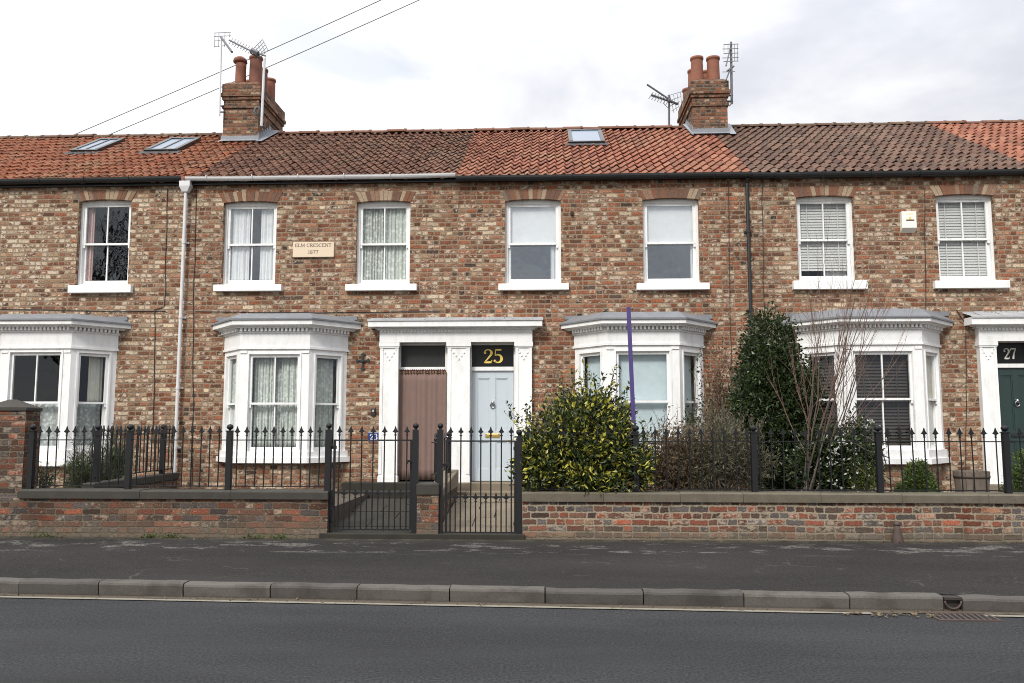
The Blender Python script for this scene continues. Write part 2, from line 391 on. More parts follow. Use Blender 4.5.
M['leaf_grey']=leaf_mat('grey_green_leaf',[(0,(.06,.055,.035)),(.4,(.11,.11,.065)),(.7,(.17,.165,.105)),(.85,(.16,.11,.07)),(1,(.30,.28,.20))],.7)
M['leaf_dry']=leaf_mat('dry_brown_leaf',[(0,(.075,.045,.028)),(.5,(.155,.10,.06)),(.8,(.25,.18,.11)),(1,(.12,.12,.06))],.8)
M['leaf_rose']=leaf_mat('rosemary_leaf',[(0,(.035,.05,.025)),(.6,(.09,.115,.055)),(1,(.17,.19,.10))],.7)
M['leaf_box']=leaf_mat('box_leaf',[(0,(.03,.055,.014)),(.5,(.075,.12,.028)),(1,(.16,.20,.045))],.5)
M['leaf_yellow']=leaf_mat('yellow_green_leaf',[(0,(.05,.075,.015)),(.6,(.12,.15,.03)),(1,(.24,.24,.05))],.5)
M['petal']=leaf_mat('white_petal',[(0,(.55,.55,.48)),(1,(.8,.8,.74))],.6)
M['weed']=leaf_mat('weed_leaf',[(0,(.04,.075,.015)),(1,(.11,.15,.03))],.6)
M['soil']=simple('garden_soil',(.075,.058,.042),.95,var=.4,scale=9,bump=.02)
M['earth']=simple('rough_ground',(.10,.09,.06),.95,var=.4,scale=2,bump=.02)

def asphalt(name, base, warm, agg=.5, patches=None, seed=0):
    g=NT(name); p=g.pos()
    f=g.step(g.noise(p,42,5,.85),.30,.70); f2=g.noise(p,46,3,.7)
    c=g.mix(f,tuple(x*max(.25,1-agg*.75) for x in base),tuple(x*(1+agg*1.1) for x in base))
    c=g.mix(g.step(f2,.60,.76,0,.45),c,tuple(x*2.0 for x in base))
    b=g.noise(g.vm('MULTIPLY',p,(.35,1.2,1)),1.2,4,.55)
    c=g.mix(g.step(b,.4,.7,0,.5),c,warm)
    if patches:
        x,y,z=g.sep(p)
        band=g.m('MULTIPLY',g.step(y,patches[0]-.10,patches[0]+.10),g.step(y,patches[1]-.15,patches[1]+.1,1,0))
        n=g.noise(g.vm('MULTIPLY',p,(1.,2.4,1)),1.9,6,.68)
        k=g.m('MULTIPLY',band,g.m('MULTIPLY',g.step(n,.53,.60),g.step(g.noise(p,30,4,.75),.36,.58)))
        c=g.mix(g.m('MULTIPLY',k,.85),c,g.mix(f,(.07,.065,.058),(.25,.235,.215)))
        # fine cracks and scrapes
        v=g.n('ShaderNodeTexVoronoi',feature='DISTANCE_TO_EDGE'); g.put(v.inputs['Vector'],g.vm('ADD',g.vm('MULTIPLY',p,(.8,1.3,1)),g.vm('MULTIPLY',g.noise(p,2.4,4,col=True),(.7,.7,0)))); v.inputs['Scale'].default_value=1.0
        cr=g.m('MULTIPLY',g.step(v.outputs['Distance'],.004,.016,1,0),g.step(g.noise(p,1.9,4),.52,.64))
        c=g.mix(g.m('MULTIPLY',cr,.28),c,(.14,.13,.115))
        md=g.m('MULTIPLY',g.step(y,patches[1]-.05,patches[1]+.28),g.step(g.noise(p,4,4,.65),.38,.62,.25,1))
        c=g.mix(g.m('MULTIPLY',md,.8),c,g.mix(f2,(.055,.05,.032),(.13,.115,.08)))
    lg=g.noise(g.vm('MULTIPLY',p,(.25,.9,1)),.9,5,.6); c=g.mix(1,c,g.comb(*[g.step(lg,.3,.7,.80,1.22)]*3),'MULTIPLY')
    vv=g.n('ShaderNodeTexVoronoi'); g.put(vv.inputs['Vector'],p); vv.inputs['Scale'].default_value=48
    sp=g.step(vv.outputs['Distance'],.10,.22,1,0); sp=g.m('MULTIPLY',sp,g.step(g.sep(vv.outputs['Color'])[0],.80,.86))
    c=g.mix(g.m('MULTIPLY',sp,.55),c,(.16,.155,.15))
    h=g.m('ADD',f,g.m('MULTIPLY',f2,.6))
    return g.done(g.bsdf(c,.93,normal=g.bump(h,.7,.008),spec=.25))
M['road']=asphalt('road_asphalt',(.0275,.0283,.0295),(.038,.0390,.0402),1.0)
M['pave']=asphalt('pavement_asphalt',(.0190,.0174,.0163),(.031,.0282,.026),.95,patches=(10.2,10.98))
def kerb_mat():
    g=NT('kerb_concrete'); p=g.pos(); r=g.n('ShaderNodeObjectInfo').outputs['Random']
    f=g.noise(p,60,4,.7); b=g.noise(p,3.5,4,.6)
    c=g.mix(f,(.046,.042,.037),(.124,.112,.100))
    c=g.mix(g.step(b,.42,.7,0,.6),c,(.034,.029,.024))
    c=g.mix(1,c,g.comb(*[g.m('ADD',.8,g.m('MULTIPLY',r,.4))]*3),'MULTIPLY')
    x,y,z=g.sep(p)
    c=g.mix(g.step(g.m('ADD',z,g.m('MULTIPLY',g.noise(p,12,3),.03)),.016,.05,.75,0),c,(.045,.038,.030))
    return g.done(g.bsdf(c,.9,normal=g.bump(f,.5,.006),spec=.25))
M['kerb']=kerb_mat()
def line_mat():
    g=NT('worn_cream_line_paint'); p=g.pos()
    n=g.noise(p,22,4,.7); c=g.mix(n,(.13,.118,.09),(.25,.225,.18))
    w=g.step(g.noise(p,9,5,.7),.57,.67)
    c=g.mix(w,c,(.085,.082,.075))
    return g.done(g.bsdf(c,.8))
M['line']=line_mat()
def gutter_dirt():
    g=NT('gutter_silt'); p=g.pos(); n=g.noise(p,20,4,.7)
    return g.done(g.bsdf(g.mix(n,(.035,.028,.02),(.11,.085,.06)),.95,normal=g.bump(n,.6,.01)))
M['silt']=gutter_dirt()
# ------------------------------------------------------------------ survey of the terrace
YF=14.6            # facade plane
YW=11.25           # garden wall front
YR=11.40           # railing line
YE=14.50; ZE=6.19  # eaves edge of the tiles
YT=18.45; ZT=8.49  # ridge
YB=22.4
PARTY=[PX(-160,300,YF),PX(184,300,YF),PX(457.5,300,YF),PX(749,300,YF),PX(1032,300,YF),PX(1310,300,YF)]
def TF(u,n,z): return (u,YF-n,z)

def wall_cells(mb,x0,x1,z0,z1,ops,y,ry):
    """front wall at y with rectangular openings and reveals back to y+ry"""
    xs=sorted({x0,x1,*[v for o in ops for v in o[:2]]}); zs=sorted({z0,z1,*[v for o in ops for v in o[2:]]})
    for i in range(len(xs)-1):
        for k in range(len(zs)-1):
            cx=(xs[i]+xs[i+1])/2; cz=(zs[k]+zs[k+1])/2
            if any(o[0]<cx<o[1] and o[2]<cz<o[3] for o in ops): continue
            a,b,c,d=xs[i],xs[i+1],zs[k],zs[k+1]
            mb.quad((a,y,c),(b,y,c),(b,y,d),(a,y,d)); mb.quad((b,y+ry,c),(a,y+ry,c),(a,y+ry,d),(b,y+ry,d))
    for a,b,c,d in ops:
        mb.quad((a,y,c),(a,y,d),(a,y+ry,d),(a,y+ry,c)); mb.quad((b,y,d),(b,y,c),(b,y+ry,c),(b,y+ry,d))
        mb.quad((a,y,d),(b,y,d),(b,y+ry,d),(a,y+ry,d)); mb.quad((b,y,c),(a,y,c),(a,y+ry,c),(b,y+ry,c))

def roof_tiles(mb, x0,x1, rows=14, pitch=.167):
    n=max(1,round((x1-x0)/pitch)); w=(x1-x0)/n
    dy=YT-YE; dz=ZT-ZE; L=math.hypot(dy,dz); ey,ez=dy/L,dz/L; ny,nz=-ez,ey
    g=L/rows; NS=7
    prof=[]
    for k in range(NS+1):
        t=k/NS; prof.append((t*1.05-.02, .027*math.cos(2*math.pi*(.78-t))- .006*math.sin(4*math.pi*t)))
    for r in range(rows):
        for c in range(n):
            j=random.gauss(0,.0035); jx=random.gauss(0,.003); tl=random.gauss(0,.003)
            bx=x0+c*w+jx; slip=random.random()<.012
            s0=r*g-.02+random.gauss(0,.007)-(.05 if slip and r>0 else 0); s1=(r+1)*g+.02
            ids=[]
            for s,h in ((s0,.046+j),(s0,.030+j),(s1,.012+j*.3)):
                row=[]
                for (t,pz) in prof:
                    hh=h+pz+.035+tl*(t-.5)*2
                    row.append(mb.av((bx+t*w, YE+ey*s+ny*hh, ZE+ez*s+nz*hh)))
                ids.append(row)
            for k in range(NS):
                mb.f.append([ids[1][k],ids[1][k+1],ids[0][k+1],ids[0][k]]); mb.m.append(0)
                mb.f.append([ids[0][k],ids[0][k+1],ids[2][k+1],ids[2][k]]); mb.m.append(0)
    # mortar bedded under the lowest course
    mb.mi=2
    for c in range(n):
        if random.random()<.6:
            x=x0+(c+random.uniform(.1,.7))*w; l=w*random.uniform(.25,.6); zz=ZE+.035+random.uniform(-.01,.012)
            mb.prism([(x,YE-.035),(x+l,YE-.03),(x+l*.9,YE+.05),(x+l*.1,YE+.05)],zz,zz+random.uniform(.03,.055))
    # underlay, front and back slope
    mb.mi=1
    mb.quad((x0,YE,ZE),(x1,YE,ZE),(x1,YT,ZT),(x0,YT,ZT))
    mb.mi=0
    mb.quad((x1,YT,ZT+.05),(x0,YT,ZT+.05),(x0,YB+.2,ZE),(x1,YB+.2,ZE))
def ridge(mb,x0,x1):
    n=max(1,round((x1-x0)/.42)); w=(x1-x0)/n
    for k in range(n):
        a=x0+k*w; b=a+w+.03; jz=random.gauss(0,.006); N=8
        for (xa,xb,rr) in ((a,b-.05,.088),(b-.05,b,.100)):
            i0=[mb.av((xa,YT+rr*1.5*math.cos(math.pi*j/N),ZT+.03+jz+rr*math.sin(math.pi*j/N))) for j in range(N+1)]
            i1=[mb.av((xb,YT+rr*1.5*math.cos(math.pi*j/N),ZT+.03+jz+rr*math.sin(math.pi*j/N))) for j in range(N+1)]
            for j in range(N): mb.f.append([i0[j],i0[j+1],i1[j+1],i1[j]]); mb.m.append(0)
            mb.f.append(i0); mb.m.append(0); mb.f.append(i1[::-1]); mb.m.append(0)

def make_sashes(part,T,u0,u1,z0,z1,zm,nf,bars,mat,st=.046,glass='glass'):
    for up in (1,0):
        a,b=(zm-.018,z1) if up else (z0,zm+.018)
        f=nf if up else nf-.044
        m=MB(); m.T=T
        lo=.036 if up else .072; hi=.046 if up else .036
        m.box(u0,u0+st,f-.04,f,a,b); m.box(u1-st,u1,f-.04,f,a,b)
        m.box(u0+st,u1-st,f-.04,f-.001,a,a+lo); m.box(u0+st,u1-st,f-.04,f-.001,b-hi,b)
        if bars:
            for k in range(bars):
                c=u0+(u1-u0)*(k+1)/(bars+1); m.box(c-.011,c+.011,f-.034,f-.004,a+lo,b-hi)
        if up:   # sash horns
            m.box(u0+.002,u0+st-.006,f-.035,f-.004,a-.055,a); m.box(u1-st+.006,u1-.002,f-.035,f-.004,a-.055,a)
        m.build('sash',mat,part)
        g=MB(); g.T=T
        g.quad((u0+st,f-.02,a+lo),(u1-st,f-.02,a+lo),(u1-st,f-.02,b-hi),(u0+st,f-.02,b-hi))
        g.build('pane',M[glass],part)

def upper_window(house,px,matw,bars=1,zmpx=None,glass='glass'):
    l,r,t,b,sl,sr,sb=px
    yc=(t+b)/2
    u0=PX(l,yc,YF); u1=PX(r,yc,YF); z0=PZ((l+r)/2,b,YF); z1=PZ((l+r)/2,t,YF)
    rise=.032
    # frame with a head that fills the shallow curve of the arch
    m=MB(); m.T=TF; rec=-.095; fw=.048
    m.box(u0-.02,u0+fw,rec-.12,rec,z0,z1+.06); m.box(u1-fw,u1+.02,rec-.12,rec,z0,z1+.06)
    m.box(u0+fw,u1-fw,rec-.12,rec-.002,z1-.05,z1+.06)
    m.box(u0+fw,u1-fw,rec-.12,rec-.004,z0,z0+.045)
    fr=m.build('sash_window',matw,house)
    zm=PZ((l+r)/2,zmpx,YF) if zmpx else (z0+z1)/2
    make_sashes(fr,TF,u0+fw,u1-fw,z0+.045,z1-.05,zm,rec-.018,bars,matw,glass=glass)
    s=MB(); s.T=TF
    a=PX(sl,b+3,YF-.1); c=PX(sr,b+3,YF-.1); zb=PZ((l+r)/2,sb,YF-.1)
    s.box(a,c,-.14,.095,zb,z0-.004); s.build('sill',matw,fr,bevel=.006)
    # brick arch
    v=MB(); n=14; cx=(u0+u1)/2; hw=(u1-u0)/2
    def zi(x): k=min(1,abs(x-cx)/hw); return z1-.012+rise*(1-k*k)
    H=.205; nn=n
    for k in range(nn):
        g=.006
        ta=(k+.0)/nn*2-1; tb=(k+1)/nn*2-1
        g=.010; xa=cx+ta*(hw+.005)+g*.5; xb=cx+tb*(hw+.005)-g*.5; lean=.10
        j=random.gauss(0,.004)
        pts=[(xa,zi(xa)),(xb,zi(xb)),(xb+tb*lean,z1+H+j-.03*abs(tb)),(xa+ta*lean,z1+H+j-.03*abs(ta))]
        v.mi=random.choice((1,2,2,3,4,4,1,3)); v.prismxz(pts,YF-.008+random.gauss(0,.0025),YF+.08)
    v.mi=0
    N=8; pts=[]
    for k in range(N+1):
        x=cx-hw+2*hw*k/N; pts.append((x,zi(x)+.004))
    pts+= [(cx+hw+.095,z1+H-.04),(cx-hw-.095,z1+H-.04)]
    v.prismxz(pts,YF-.0035,YF+.07)
    v.build('window_arch',[M['mortar_dark'],M['arch_a'],M['arch_b'],M['arch_c'],M['arch_d']],house)
    return dict(u0=u0+fw,u1=u1-fw,z0=z0+.045,z1=z1-.05,zm=zm,op=(u0,u1,z0-.06,z1+rise+.01))

def offs(plan,o):
    """offset the three facets of a bay plan (A,B,C,D; wall at local y=0) outward by o"""
    A,B,C,D=[Vector(p) for p in plan]
    def line(p,q):
        d=(q-p).normalized(); n=Vector((d.y,-d.x)); return p+n*o,d
    def inter(l1,l2):
        p,d=l1;q,e=l2; k=d.x*e.y-d.y*e.x; t=((q.x-p.x)*e.y-(q.y-p.y)*e.x)/k; return p+d*t
    l=[line(A,B),line(B,C),line(C,D)]
    w=(Vector((0,YF+.03)),Vector((1,0)))
    return [tuple(inter(w,l[0])),tuple(inter(l[0],l[1])),tuple(inter(l[1],l[2])),tuple(inter(l[2],w))]

def bay(house,cx,hw,w,d,z,matw,bars,brickmat,bl=True,frontbars=None,lead_l=.0):
    """z: dict sb (sill bottom) st (sill top) wt (window top) f0 f1 (fascia) c1 (cornice top) l1 (lead)"""
    plan=[(cx-hw,YF),(cx-w,YF-d),(cx+w,YF-d),(cx+hw,YF)]
    b=MB(); b.prism(offs(plan,-.05),.3,z['sb']+.01); b.build('bay_base',brickmat,house)
    m=MB(); out={}
    segs=[(plan[0],plan[1]),(plan[1],plan[2]),(plan[2],plan[3])]
    Ts=[]
    for (p,q) in segs:
        p=Vector(p);q=Vector(q);dv=(q-p).normalized();n=Vector((dv.y,-dv.x));L=(q-p).length
        def T(u,nn,zz,p=p,dv=dv,n=n): return (p.x+dv.x*u+n.x*nn,p.y+dv.y*u+n.y*nn,zz)
        Ts.append((T,L))
    wins=[]
    for k,(T,L) in enumerate(Ts):
        if k==1: a,e=.17,L-.17
        elif k==0: a,e=.13,L-.135
        else: a,e=.135,L-.13
        m.T=T
        # boards left and right of the opening, head, apron
        m.box(0,a,-.11,0,z['st'],z['f0']); m.box(e,L,-.11,0,z['st'],z['f0'])
        m.box(a,e,-.11,-.002,z['wt'],z['f0']); 
        # architrave bead round the opening
        m.box(a-.035,a-.005,0,.014,z['st'],z['wt']+.035); m.box(e+.005,e+.035,0,.014,z['st'],z['wt']+.035)
        m.box(a-.005,e+.005,0,.013,z['wt']+.005,z['wt']+.035)
        # cap and foot of the corner boards
        if k==1:
            for (c0,c1) in ((.004,a-.045),(e+.045,L-.004)):
                m.box(c0,c1,0,.016,z['f0']-.075,z['f0']-.035)
        wins.append((T,a,e))
    m.T=None
    m.prism(offs(plan,.03),z['f0']-.002,z['f0']+.035)
    m.prism(offs(plan,.012),z['f0']+.034,z['f1'])
    m.prism(offs(plan,.03),z['f1']-.002,z['f1']+.03)
    body=m.build('bay_window',matw,house)
    # dentils
    dn=MB()
    zz=z['f1']+.03
    for (T,L) in Ts:
        dn.T=T; nd=int(L/.072)
        for k in range(nd+1):
            u=(k+.5)*L/(nd+1)
            dn.box(u-.018,u+.018,.0,.085,zz,zz+.055)
    dn.T=None; dn.prism(offs(plan,.012),zz-.002,zz+.055); dn.build('dentils',matw,body)
    c=MB(); zz+=.055; hh=(z['c1']-zz)
    c.prism(offs(plan,.10),zz-.001,zz+hh*.18); c.prism(offs(plan,.115),zz+hh*.18,zz+hh*.36,offs(plan,.165)); c.prism(offs(plan,.185),zz+hh*.36,z['c1'])
    c.build('cornice',matw,body)
    l=MB(); l.prism(offs(plan,.21),z['c1']+.001,z['c1']+.03); l.prism(offs(plan,.205),z['c1']+.029,max(z['l1'],z['c1']+.05),offs(plan,.02)); 
    # lead upstand against the wall
    A=offs(plan,.12); 
    for k in range(8):
        x0=A[0][0]+(A[3][0]-A[0][0])*k/8; x1=A[0][0]+(A[3][0]-A[0][0])*(k+1)/8
        l.box(x0,x1-.004,YF-.022-.004*(k%2),YF-.002,z['l1']-.05,z['l1']+.018+.008*(k%3))
    l.build('lead_roof',M['lead'],body)
    s=MB(); s.prism(offs(plan,.075),z['sb'],z['sb']+.09); s.prism(offs(plan,.035),z['sb']+.089,z['st']); s.build('sill',matw,body)
    res=[]
    for k,(T,a,e) in enumerate(wins):
        # jamb lining
        make_sashes(body,T,a,e,z['st'],z['wt'],z['zm'],-.03,(bars if k==1 else 0) if frontbars is None else frontbars[k],matw,st=.042)
        res.append((T,a+.03,e-.03,z['st']+.02,z['wt']-.02))
    op=(cx-hw+.16,cx+hw-.16,z['sb']-.2,z['f0']+.2)
    return body,res,op

def sheet(name,label,cat,group,T,u0,u1,z0,z1,n,mat,folds=6,amp=.02,seed=0,droop=0,pinch=0,parent=None,thick=0):
    """a hanging cloth: folds vertical, its own thickness"""
    rnd=random.Random(seed); m=MB(); m.T=T
    nu=folds*8; nz=10
    ph=[rnd.uniform(0,6.28) for _ in range(4)]
    g=[]
    for j in range(nz+1):
        row=[]
        t=j/nz; zz=z0+(z1-z0)*t
        for i in range(nu+1):
            s=i/nu
            q=s*folds*2*math.pi
            nn=n+amp*(math.sin(q+ph[0]+.5*math.sin(q*.37+ph[1]))*(.75+.25*math.sin(s*9+ph[2])))*(1-.35*t)+amp*.4*math.sin(q*.5+t*2+ph[3])
            uu=u0+(u1-u0)*(s+pinch*math.sin(math.pi*(1-t))*(.5-s)*0)+amp*.3*math.sin(q*2+ph[1])
            row.append(m.av((uu,nn,zz-droop*math.sin(q*.5)**2*(t==1))))
        g.append(row)
    for j in range(nz):
        for i in range(nu): m.f.append([g[j][i],g[j][i+1],g[j+1][i+1],g[j+1][i]]); m.m.append(0)
    o=m.build(name,mat,parent,smooth=True)
    md=o.modifiers.new('Solidify','SOLIDIFY'); md.thickness=.004
    if label: props(o,label,cat,group)
    return o
def slat_blind(label,group,T,u0,u1,z0,z1,n,mat,gap=.05,tilt=.6,w=.05):
    m=MB(); m.T=T; k=0; z=z1-.03
    m.box(u0,u1,n-.03,n+.02,z1-.03,z1)
    while z>z0:
        c=math.cos(tilt)*w/2; s=math.sin(tilt)*w/2
        m.quad((u0,n+c,z-s),(u1,n+c,z-s),(u1,n-c,z+s),(u0,n-c,z+s)); m.quad((u0,n+c,z-s-.003),(u0,n-c,z+s-.003),(u1,n-c,z+s-.003),(u1,n+c,z-s-.003))
        z-=gap
    for f in (.2,.8):
        u=u0+(u1-u0)*f; m.box(u-.008,u+.008,n+w/2,n+w/2+.002,z0,z1)
    o=m.build('slatted_blind',mat); return props(o,label,'blind',group)

# ------------------------------------------------------------------ lettering
def ribbon(mb,pts,wid,y0,y1,ox,oz,sc):
    """stroke with varying width, extruded between y0 and y1; pts in a unit cell"""
    n=len(pts); L=[];Rr=[]
    for k in range(n):
        a=Vector(pts[max(0,k-1)]); b=Vector(pts[min(n-1,k+1)]); d=(b-a).normalized(); nn=Vector((-d.y,d.x)); w=wid[k]/2 if isinstance(wid,(list,tuple)) else wid/2
        p=Vector(pts[k]); L.append(p+nn*w); Rr.append(p-nn*w)
    for k in range(n-1):
        q=[L[k],L[k+1],Rr[k+1],Rr[k]]
        mb.prismxz([(ox+p.x*sc,oz+p.y*sc) for p in q],y0,y1)
def arc(cx,cy,rx,ry,a0,a1,n=10): return [(cx+rx*math.cos(R(a0+(a1-a0)*k/n)),cy+ry*math.sin(R(a0+(a1-a0)*k/n))) for k in range(n+1)]
def glyph(ch):
    T_=.17; t=.06
    S=[]
    if ch=='2':
        p=arc(.33,.72,.24,.24,165,-30,12); p+=[(.40,.42),(.24,.22),(.08,.06)]
        w=[.10,.10,.09,.08,.07,.07,.08,.11,.14,.17,.18,.17,.15,.12,.08,.06]; S=[(p,w),([(.06,.055),(.34,.06),(.58,.06)],[.11,.15,.11]),([(.56,.04),(.60,.22)],[.08,.04]),(arc(.13,.74,.05,.05,0,360,8),.08)]
    elif ch=='5':
        S=[([(.14,.95),(.54,.95)],.11),([(.14,.96),(.12,.54)],.06),
           (arc(.30,.32,.26,.28,130,-90,12)+[(.12,.10)],[.05,.07,.09,.11,.13,.15,.18,.19,.19,.17,.14,.11,.08,.08]),(arc(.10,.16,.05,.05,0,360,8),.08)]
    elif ch=='7':
        S=[([(.06,.94),(.58,.94)],.12),([(.56,.93),(.36,.50),(.28,.02)],[.07,.12,.17]),([(.07,.97),(.04,.74)],[.07,.03])]
    elif ch=='3':
        S=[(arc(.28,.74,.22,.22,150,-80,10),[.09,.08,.07,.08,.11,.15,.16,.15,.12,.08,.06]),(arc(.28,.28,.25,.26,85,-140,11),[.06,.07,.1,.14,.17,.18,.17,.14,.11,.09,.08,.08])]
    elif ch=='1': S=[([(.25,0),(.25,1)],.15),([(.08,.03),(.42,.03)],.06),([(.08,.86),(.25,.98)],.07)]
    elif ch=='8': S=[(arc(.3,.74,.2,.22,0,360,12),.10),(arc(.3,.27,.24,.25,0,360,12),.12)]
    elif ch=='E': S=[([(.14,0),(.14,1)],.17),([(.1,.96),(.6,.96)],.08),([(.1,.52),(.5,.52)],.07),([(.1,.04),(.62,.04)],.08),([(.6,1),(.6,.78)],.06),([(.62,0),(.62,.24)],.06)]
    elif ch=='L': S=[([(.14,0),(.14,1)],.17),([(.0,.04),(.6,.04)],.08),([(.0,.97),(.28,.97)],.06),([(.6,0),(.6,.26)],.06)]
    elif ch=='M': S=[([(.1,0),(.1,1)],.09),([(.8,0),(.8,1)],.17),([(.1,1),(.45,.1)],.15),([(.45,.1),(.8,1)],.07),([(0,.03),(.22,.03)],.06),([(.66,.03),(.94,.03)],.06)]
    elif ch=='C': S=[(arc(.4,.5,.36,.46,50,310,14),[.05,.06,.07,.09,.12,.15,.17,.17,.17,.15,.12,.09,.07,.06,.05]),([(.66,1),(.66,.74)],.06)]
    elif ch=='R': S=[([(.14,0),(.14,1)],.17),(arc(.3,.74,.25,.22,100,-100,8),.11),([(.3,.5),(.68,.0)],.16),([(0,.03),(.28,.03)],.06)]
    elif ch=='S': S=[(arc(.3,.74,.2,.22,40,220,8)+[(.3,.5)]+arc(.3,.26,.22,.24,70,-150,8),.13)]
    elif ch=='N': S=[([(.1,0),(.1,1)],.08),([(.66,0),(.66,1)],.08),([(.08,1),(.68,0)],.17),([(0,.03),(.22,.03)],.06),([(.54,.97),(.78,.97)],.06)]
    elif ch=='T': S=[([(.35,0),(.35,1)],.17),([(.02,.96),(.68,.96)],.08),([(.03,1),(.03,.76)],.06),([(.67,1),(.67,.76)],.06),([(.2,.03),(.5,.03)],.06)]
    return S
GW={'M':.98,'N':.84,'C':.80,'R':.76,'E':.72,'L':.68,'T':.76,'S':.62,' ':.45,'1':.52,'8':.66,'7':.66,'2':.70,'5':.66,'3':.62}
def text(mb,s,x0,z0,h,y0,y1,width=None):
    w=sum(GW[c] for c in s)*h; k=1 if width is None else width/w
    x=x0
    for c in s:
        for p,wd in glyph(c):
            pp=[(a*k,b) for a,b in p]
            ribbon(mb,pp,wd,y0,y1,x,z0,h)
        x+=GW[c]*h*k
# ------------------------------------------------------------------ ground
def kY(x): return 8.24-.042*x          # the kerb line runs slightly across the terrace
m=MB(); m.quad((-400,-300,-.06),(400,-300,-.06),(400,700,-.06),(-400,700,-.06)); props(m.build('ground',M['earth']),kind='structure')
m=MB(); m.quad((-60,1.6,0),(60,1.6,0),(60,kY(60)-.02,0),(-60,kY(-60)-.02,0)); props(m.build('road',M['road']),kind='structure')
m=MB(); m.box(-60,60,-2.5,1.5,-.05,.11); props(m.build('opposite_pavement',M['pave']),kind='structure')
m=MB(); 
xs=np.linspace(-60,60,121)
for a,b in zip(xs[:-1],xs[1:]):
    ys=[(kY(a)+.14,kY(b)+.14,.137)]
    for t in (.3,.6,.85,1): ys.append((kY(a)+.14+(YW+.02-kY(a)-.14)*t, kY(b)+.14+(YW+.02-kY(b)-.14)*t, .137+.083*t))
    for p,q in zip(ys[:-1],ys[1:]): m.quad((a,p[0],p[2]),(b,p[1],p[2]),(b,q[1],q[2]),(a,q[0],q[2]))
props(m.build('pavement',M['pave'],smooth=True),kind='structure')
# worn edge line and silt in the gutter
m=MB()
xs=np.linspace(-30,30,241); xg0,xg1=PX(930,611,7.9),PX(992,613,7.9)
for a,b in zip(xs[:-1],xs[1:]):
    if a>xg0-.6: continue
    m.quad((a,kY(a)-.165,.009),(b,kY(b)-.165,.009),(b,kY(b)-.10,.009),(a,kY(a)-.10,.009))
for a,b in zip(xs[:-1],xs[1:]):
    if a<xg1-.1: continue
    j=.02*math.sin(a*5)
    m.quad((a,kY(a)-.19+j,.009),(b,kY(b)-.19+j,.009),(b,kY(b)-.12+j,.009),(a,kY(a)-.12+j,.009))
props(m.build('edge_line_marking',M['line']),kind='structure')
m=MB()
for a,b in zip(xs[:-1],xs[1:]):
    j=.012*math.sin(a*3.1)+.01*math.sin(a*7.7); j2=.012*math.sin(b*3.1)+.01*math.sin(b*7.7)
    m.quad((a,kY(a)-.085+j,.0065),(b,kY(b)-.085+j2,.0065),(b,kY(b)+.03,.012),(a,kY(a)+.03,.012))
props(m.build('gutter_silt',M['silt']),kind='structure')
# kerb stones
kb=bpy.data.objects.new('kerb',None); COL.objects.link(kb); ORI['kerb']=Vector((0,0,0)); props(kb,kind='structure')
jx=[PX(p,590,8.24) for p in (4,88,176,266,355,449,545,643,742,845)]
xo0,xo1=PX(948,600,8.0),PX(967,600,8.0)
edges=[jx[0]-1.0*k for k in range(14,0,-1)]+jx
spans=list(zip(edges[:-1],edges[1:]))+[(jx[-1],xo0)]+[(xo1+1.0*k,xo1+1.0*(k+1)) for k in range(14)]
for a,b in spans:
    if b-a<.3: continue
    m=MB(); a+=.006; b-=.006; dz=random.gauss(0,.004); dy=random.gauss(0,.005)
    nn=5; P0=[]
    for k in range(nn+1):
        x=a+(b-a)*k/nn; y=kY(x)+dy+random.gauss(0,.002); zt=.142+dz+random.gauss(0,.0025)
        ch=.028
        P0.append([(x,y+.012,-.05),(x,y+.008,.02),(x,y,zt-ch),(x,y+ch*.35,zt-ch*.3),(x,y+ch,zt),(x,y+.15,zt+.002),(x,y+.15,-.05)])
    ids=[[m.av(p) for p in q] for q in P0]
    for k in range(nn):
        for j in range(7): m.f.append([ids[k][j],ids[k+1][j],ids[k+1][(j+1)%7],ids[k][(j+1)%7]]); m.m.append(0)
    m.f.append(ids[0]); m.m.append(0); m.f.append(ids[-1][::-1]); m.m.append(0)
    m.build('kerb_stone',M['kerb'],kb)
# outlet between kerb stones
xc=(xo0+xo1)/2; yk=kY(xc)
t=thing('kerb_outlet','dark rusty rainwater outlet set into the gap between two kerb stones','outlet',(xc,yk,.0))
m=MB(); m.box(xo0+.004,xo1-.004,yk+.05,yk+.155,-.04,.130); m.box(xo0+.004,xo1-.004,yk+.005,yk+.05,.112,.136); m.build('lintel',M['pipe_dark'],t)
m=MB(); r=.075
pts=[(xc+r*math.cos(R(180+180*k/12)),yk+.005,.105+r*.95*math.sin(R(180+180*k/12))) for k in range(13)]
m.tube(pts,.010,6); m.build('pipe_rim',M['rust'],t,smooth=True)
m=MB(); m.box(xo0+.004,xo1-.004,yk+.02,yk+.06,-.04,.02); m.build('spout',M['silt'],t)
# gully grate
t=thing('gully_grate','rusty iron drain grate with slanted bars in the gutter','drain grate',((xg0+xg1)/2,kY(xg0)-.2,.0))
m=MB(); ya=kY(xg0)-.37; yb_=ya+.30
m.box(xg0,xg1,ya,ya+.025,-.03,.013); m.box(xg0,xg1,yb_-.025,yb_,-.03,.013); m.box(xg0,xg0+.025,ya+.025,yb_-.025,-.03,.0125); m.box(xg1-.025,xg1,ya+.025,yb_-.025,-.03,.0125)
m.build('frame',M['rust'],t)
m=MB(); k=xg0+.045
while k<xg1-.05:
    m.prism([(k,ya+.025),(k+.018,ya+.025),(k+.055,yb_-.025),(k+.037,yb_-.025)],-.02,.0115); k+=.052
m.build('bars',M['rust'],t)
m=MB(); m.box(xg0+.02,xg1-.02,ya+.02,yb_-.02,-.03,.0055); m.build('pit',simple('drain_pit',(.006,.006,.006),.95),t)
m=MB()
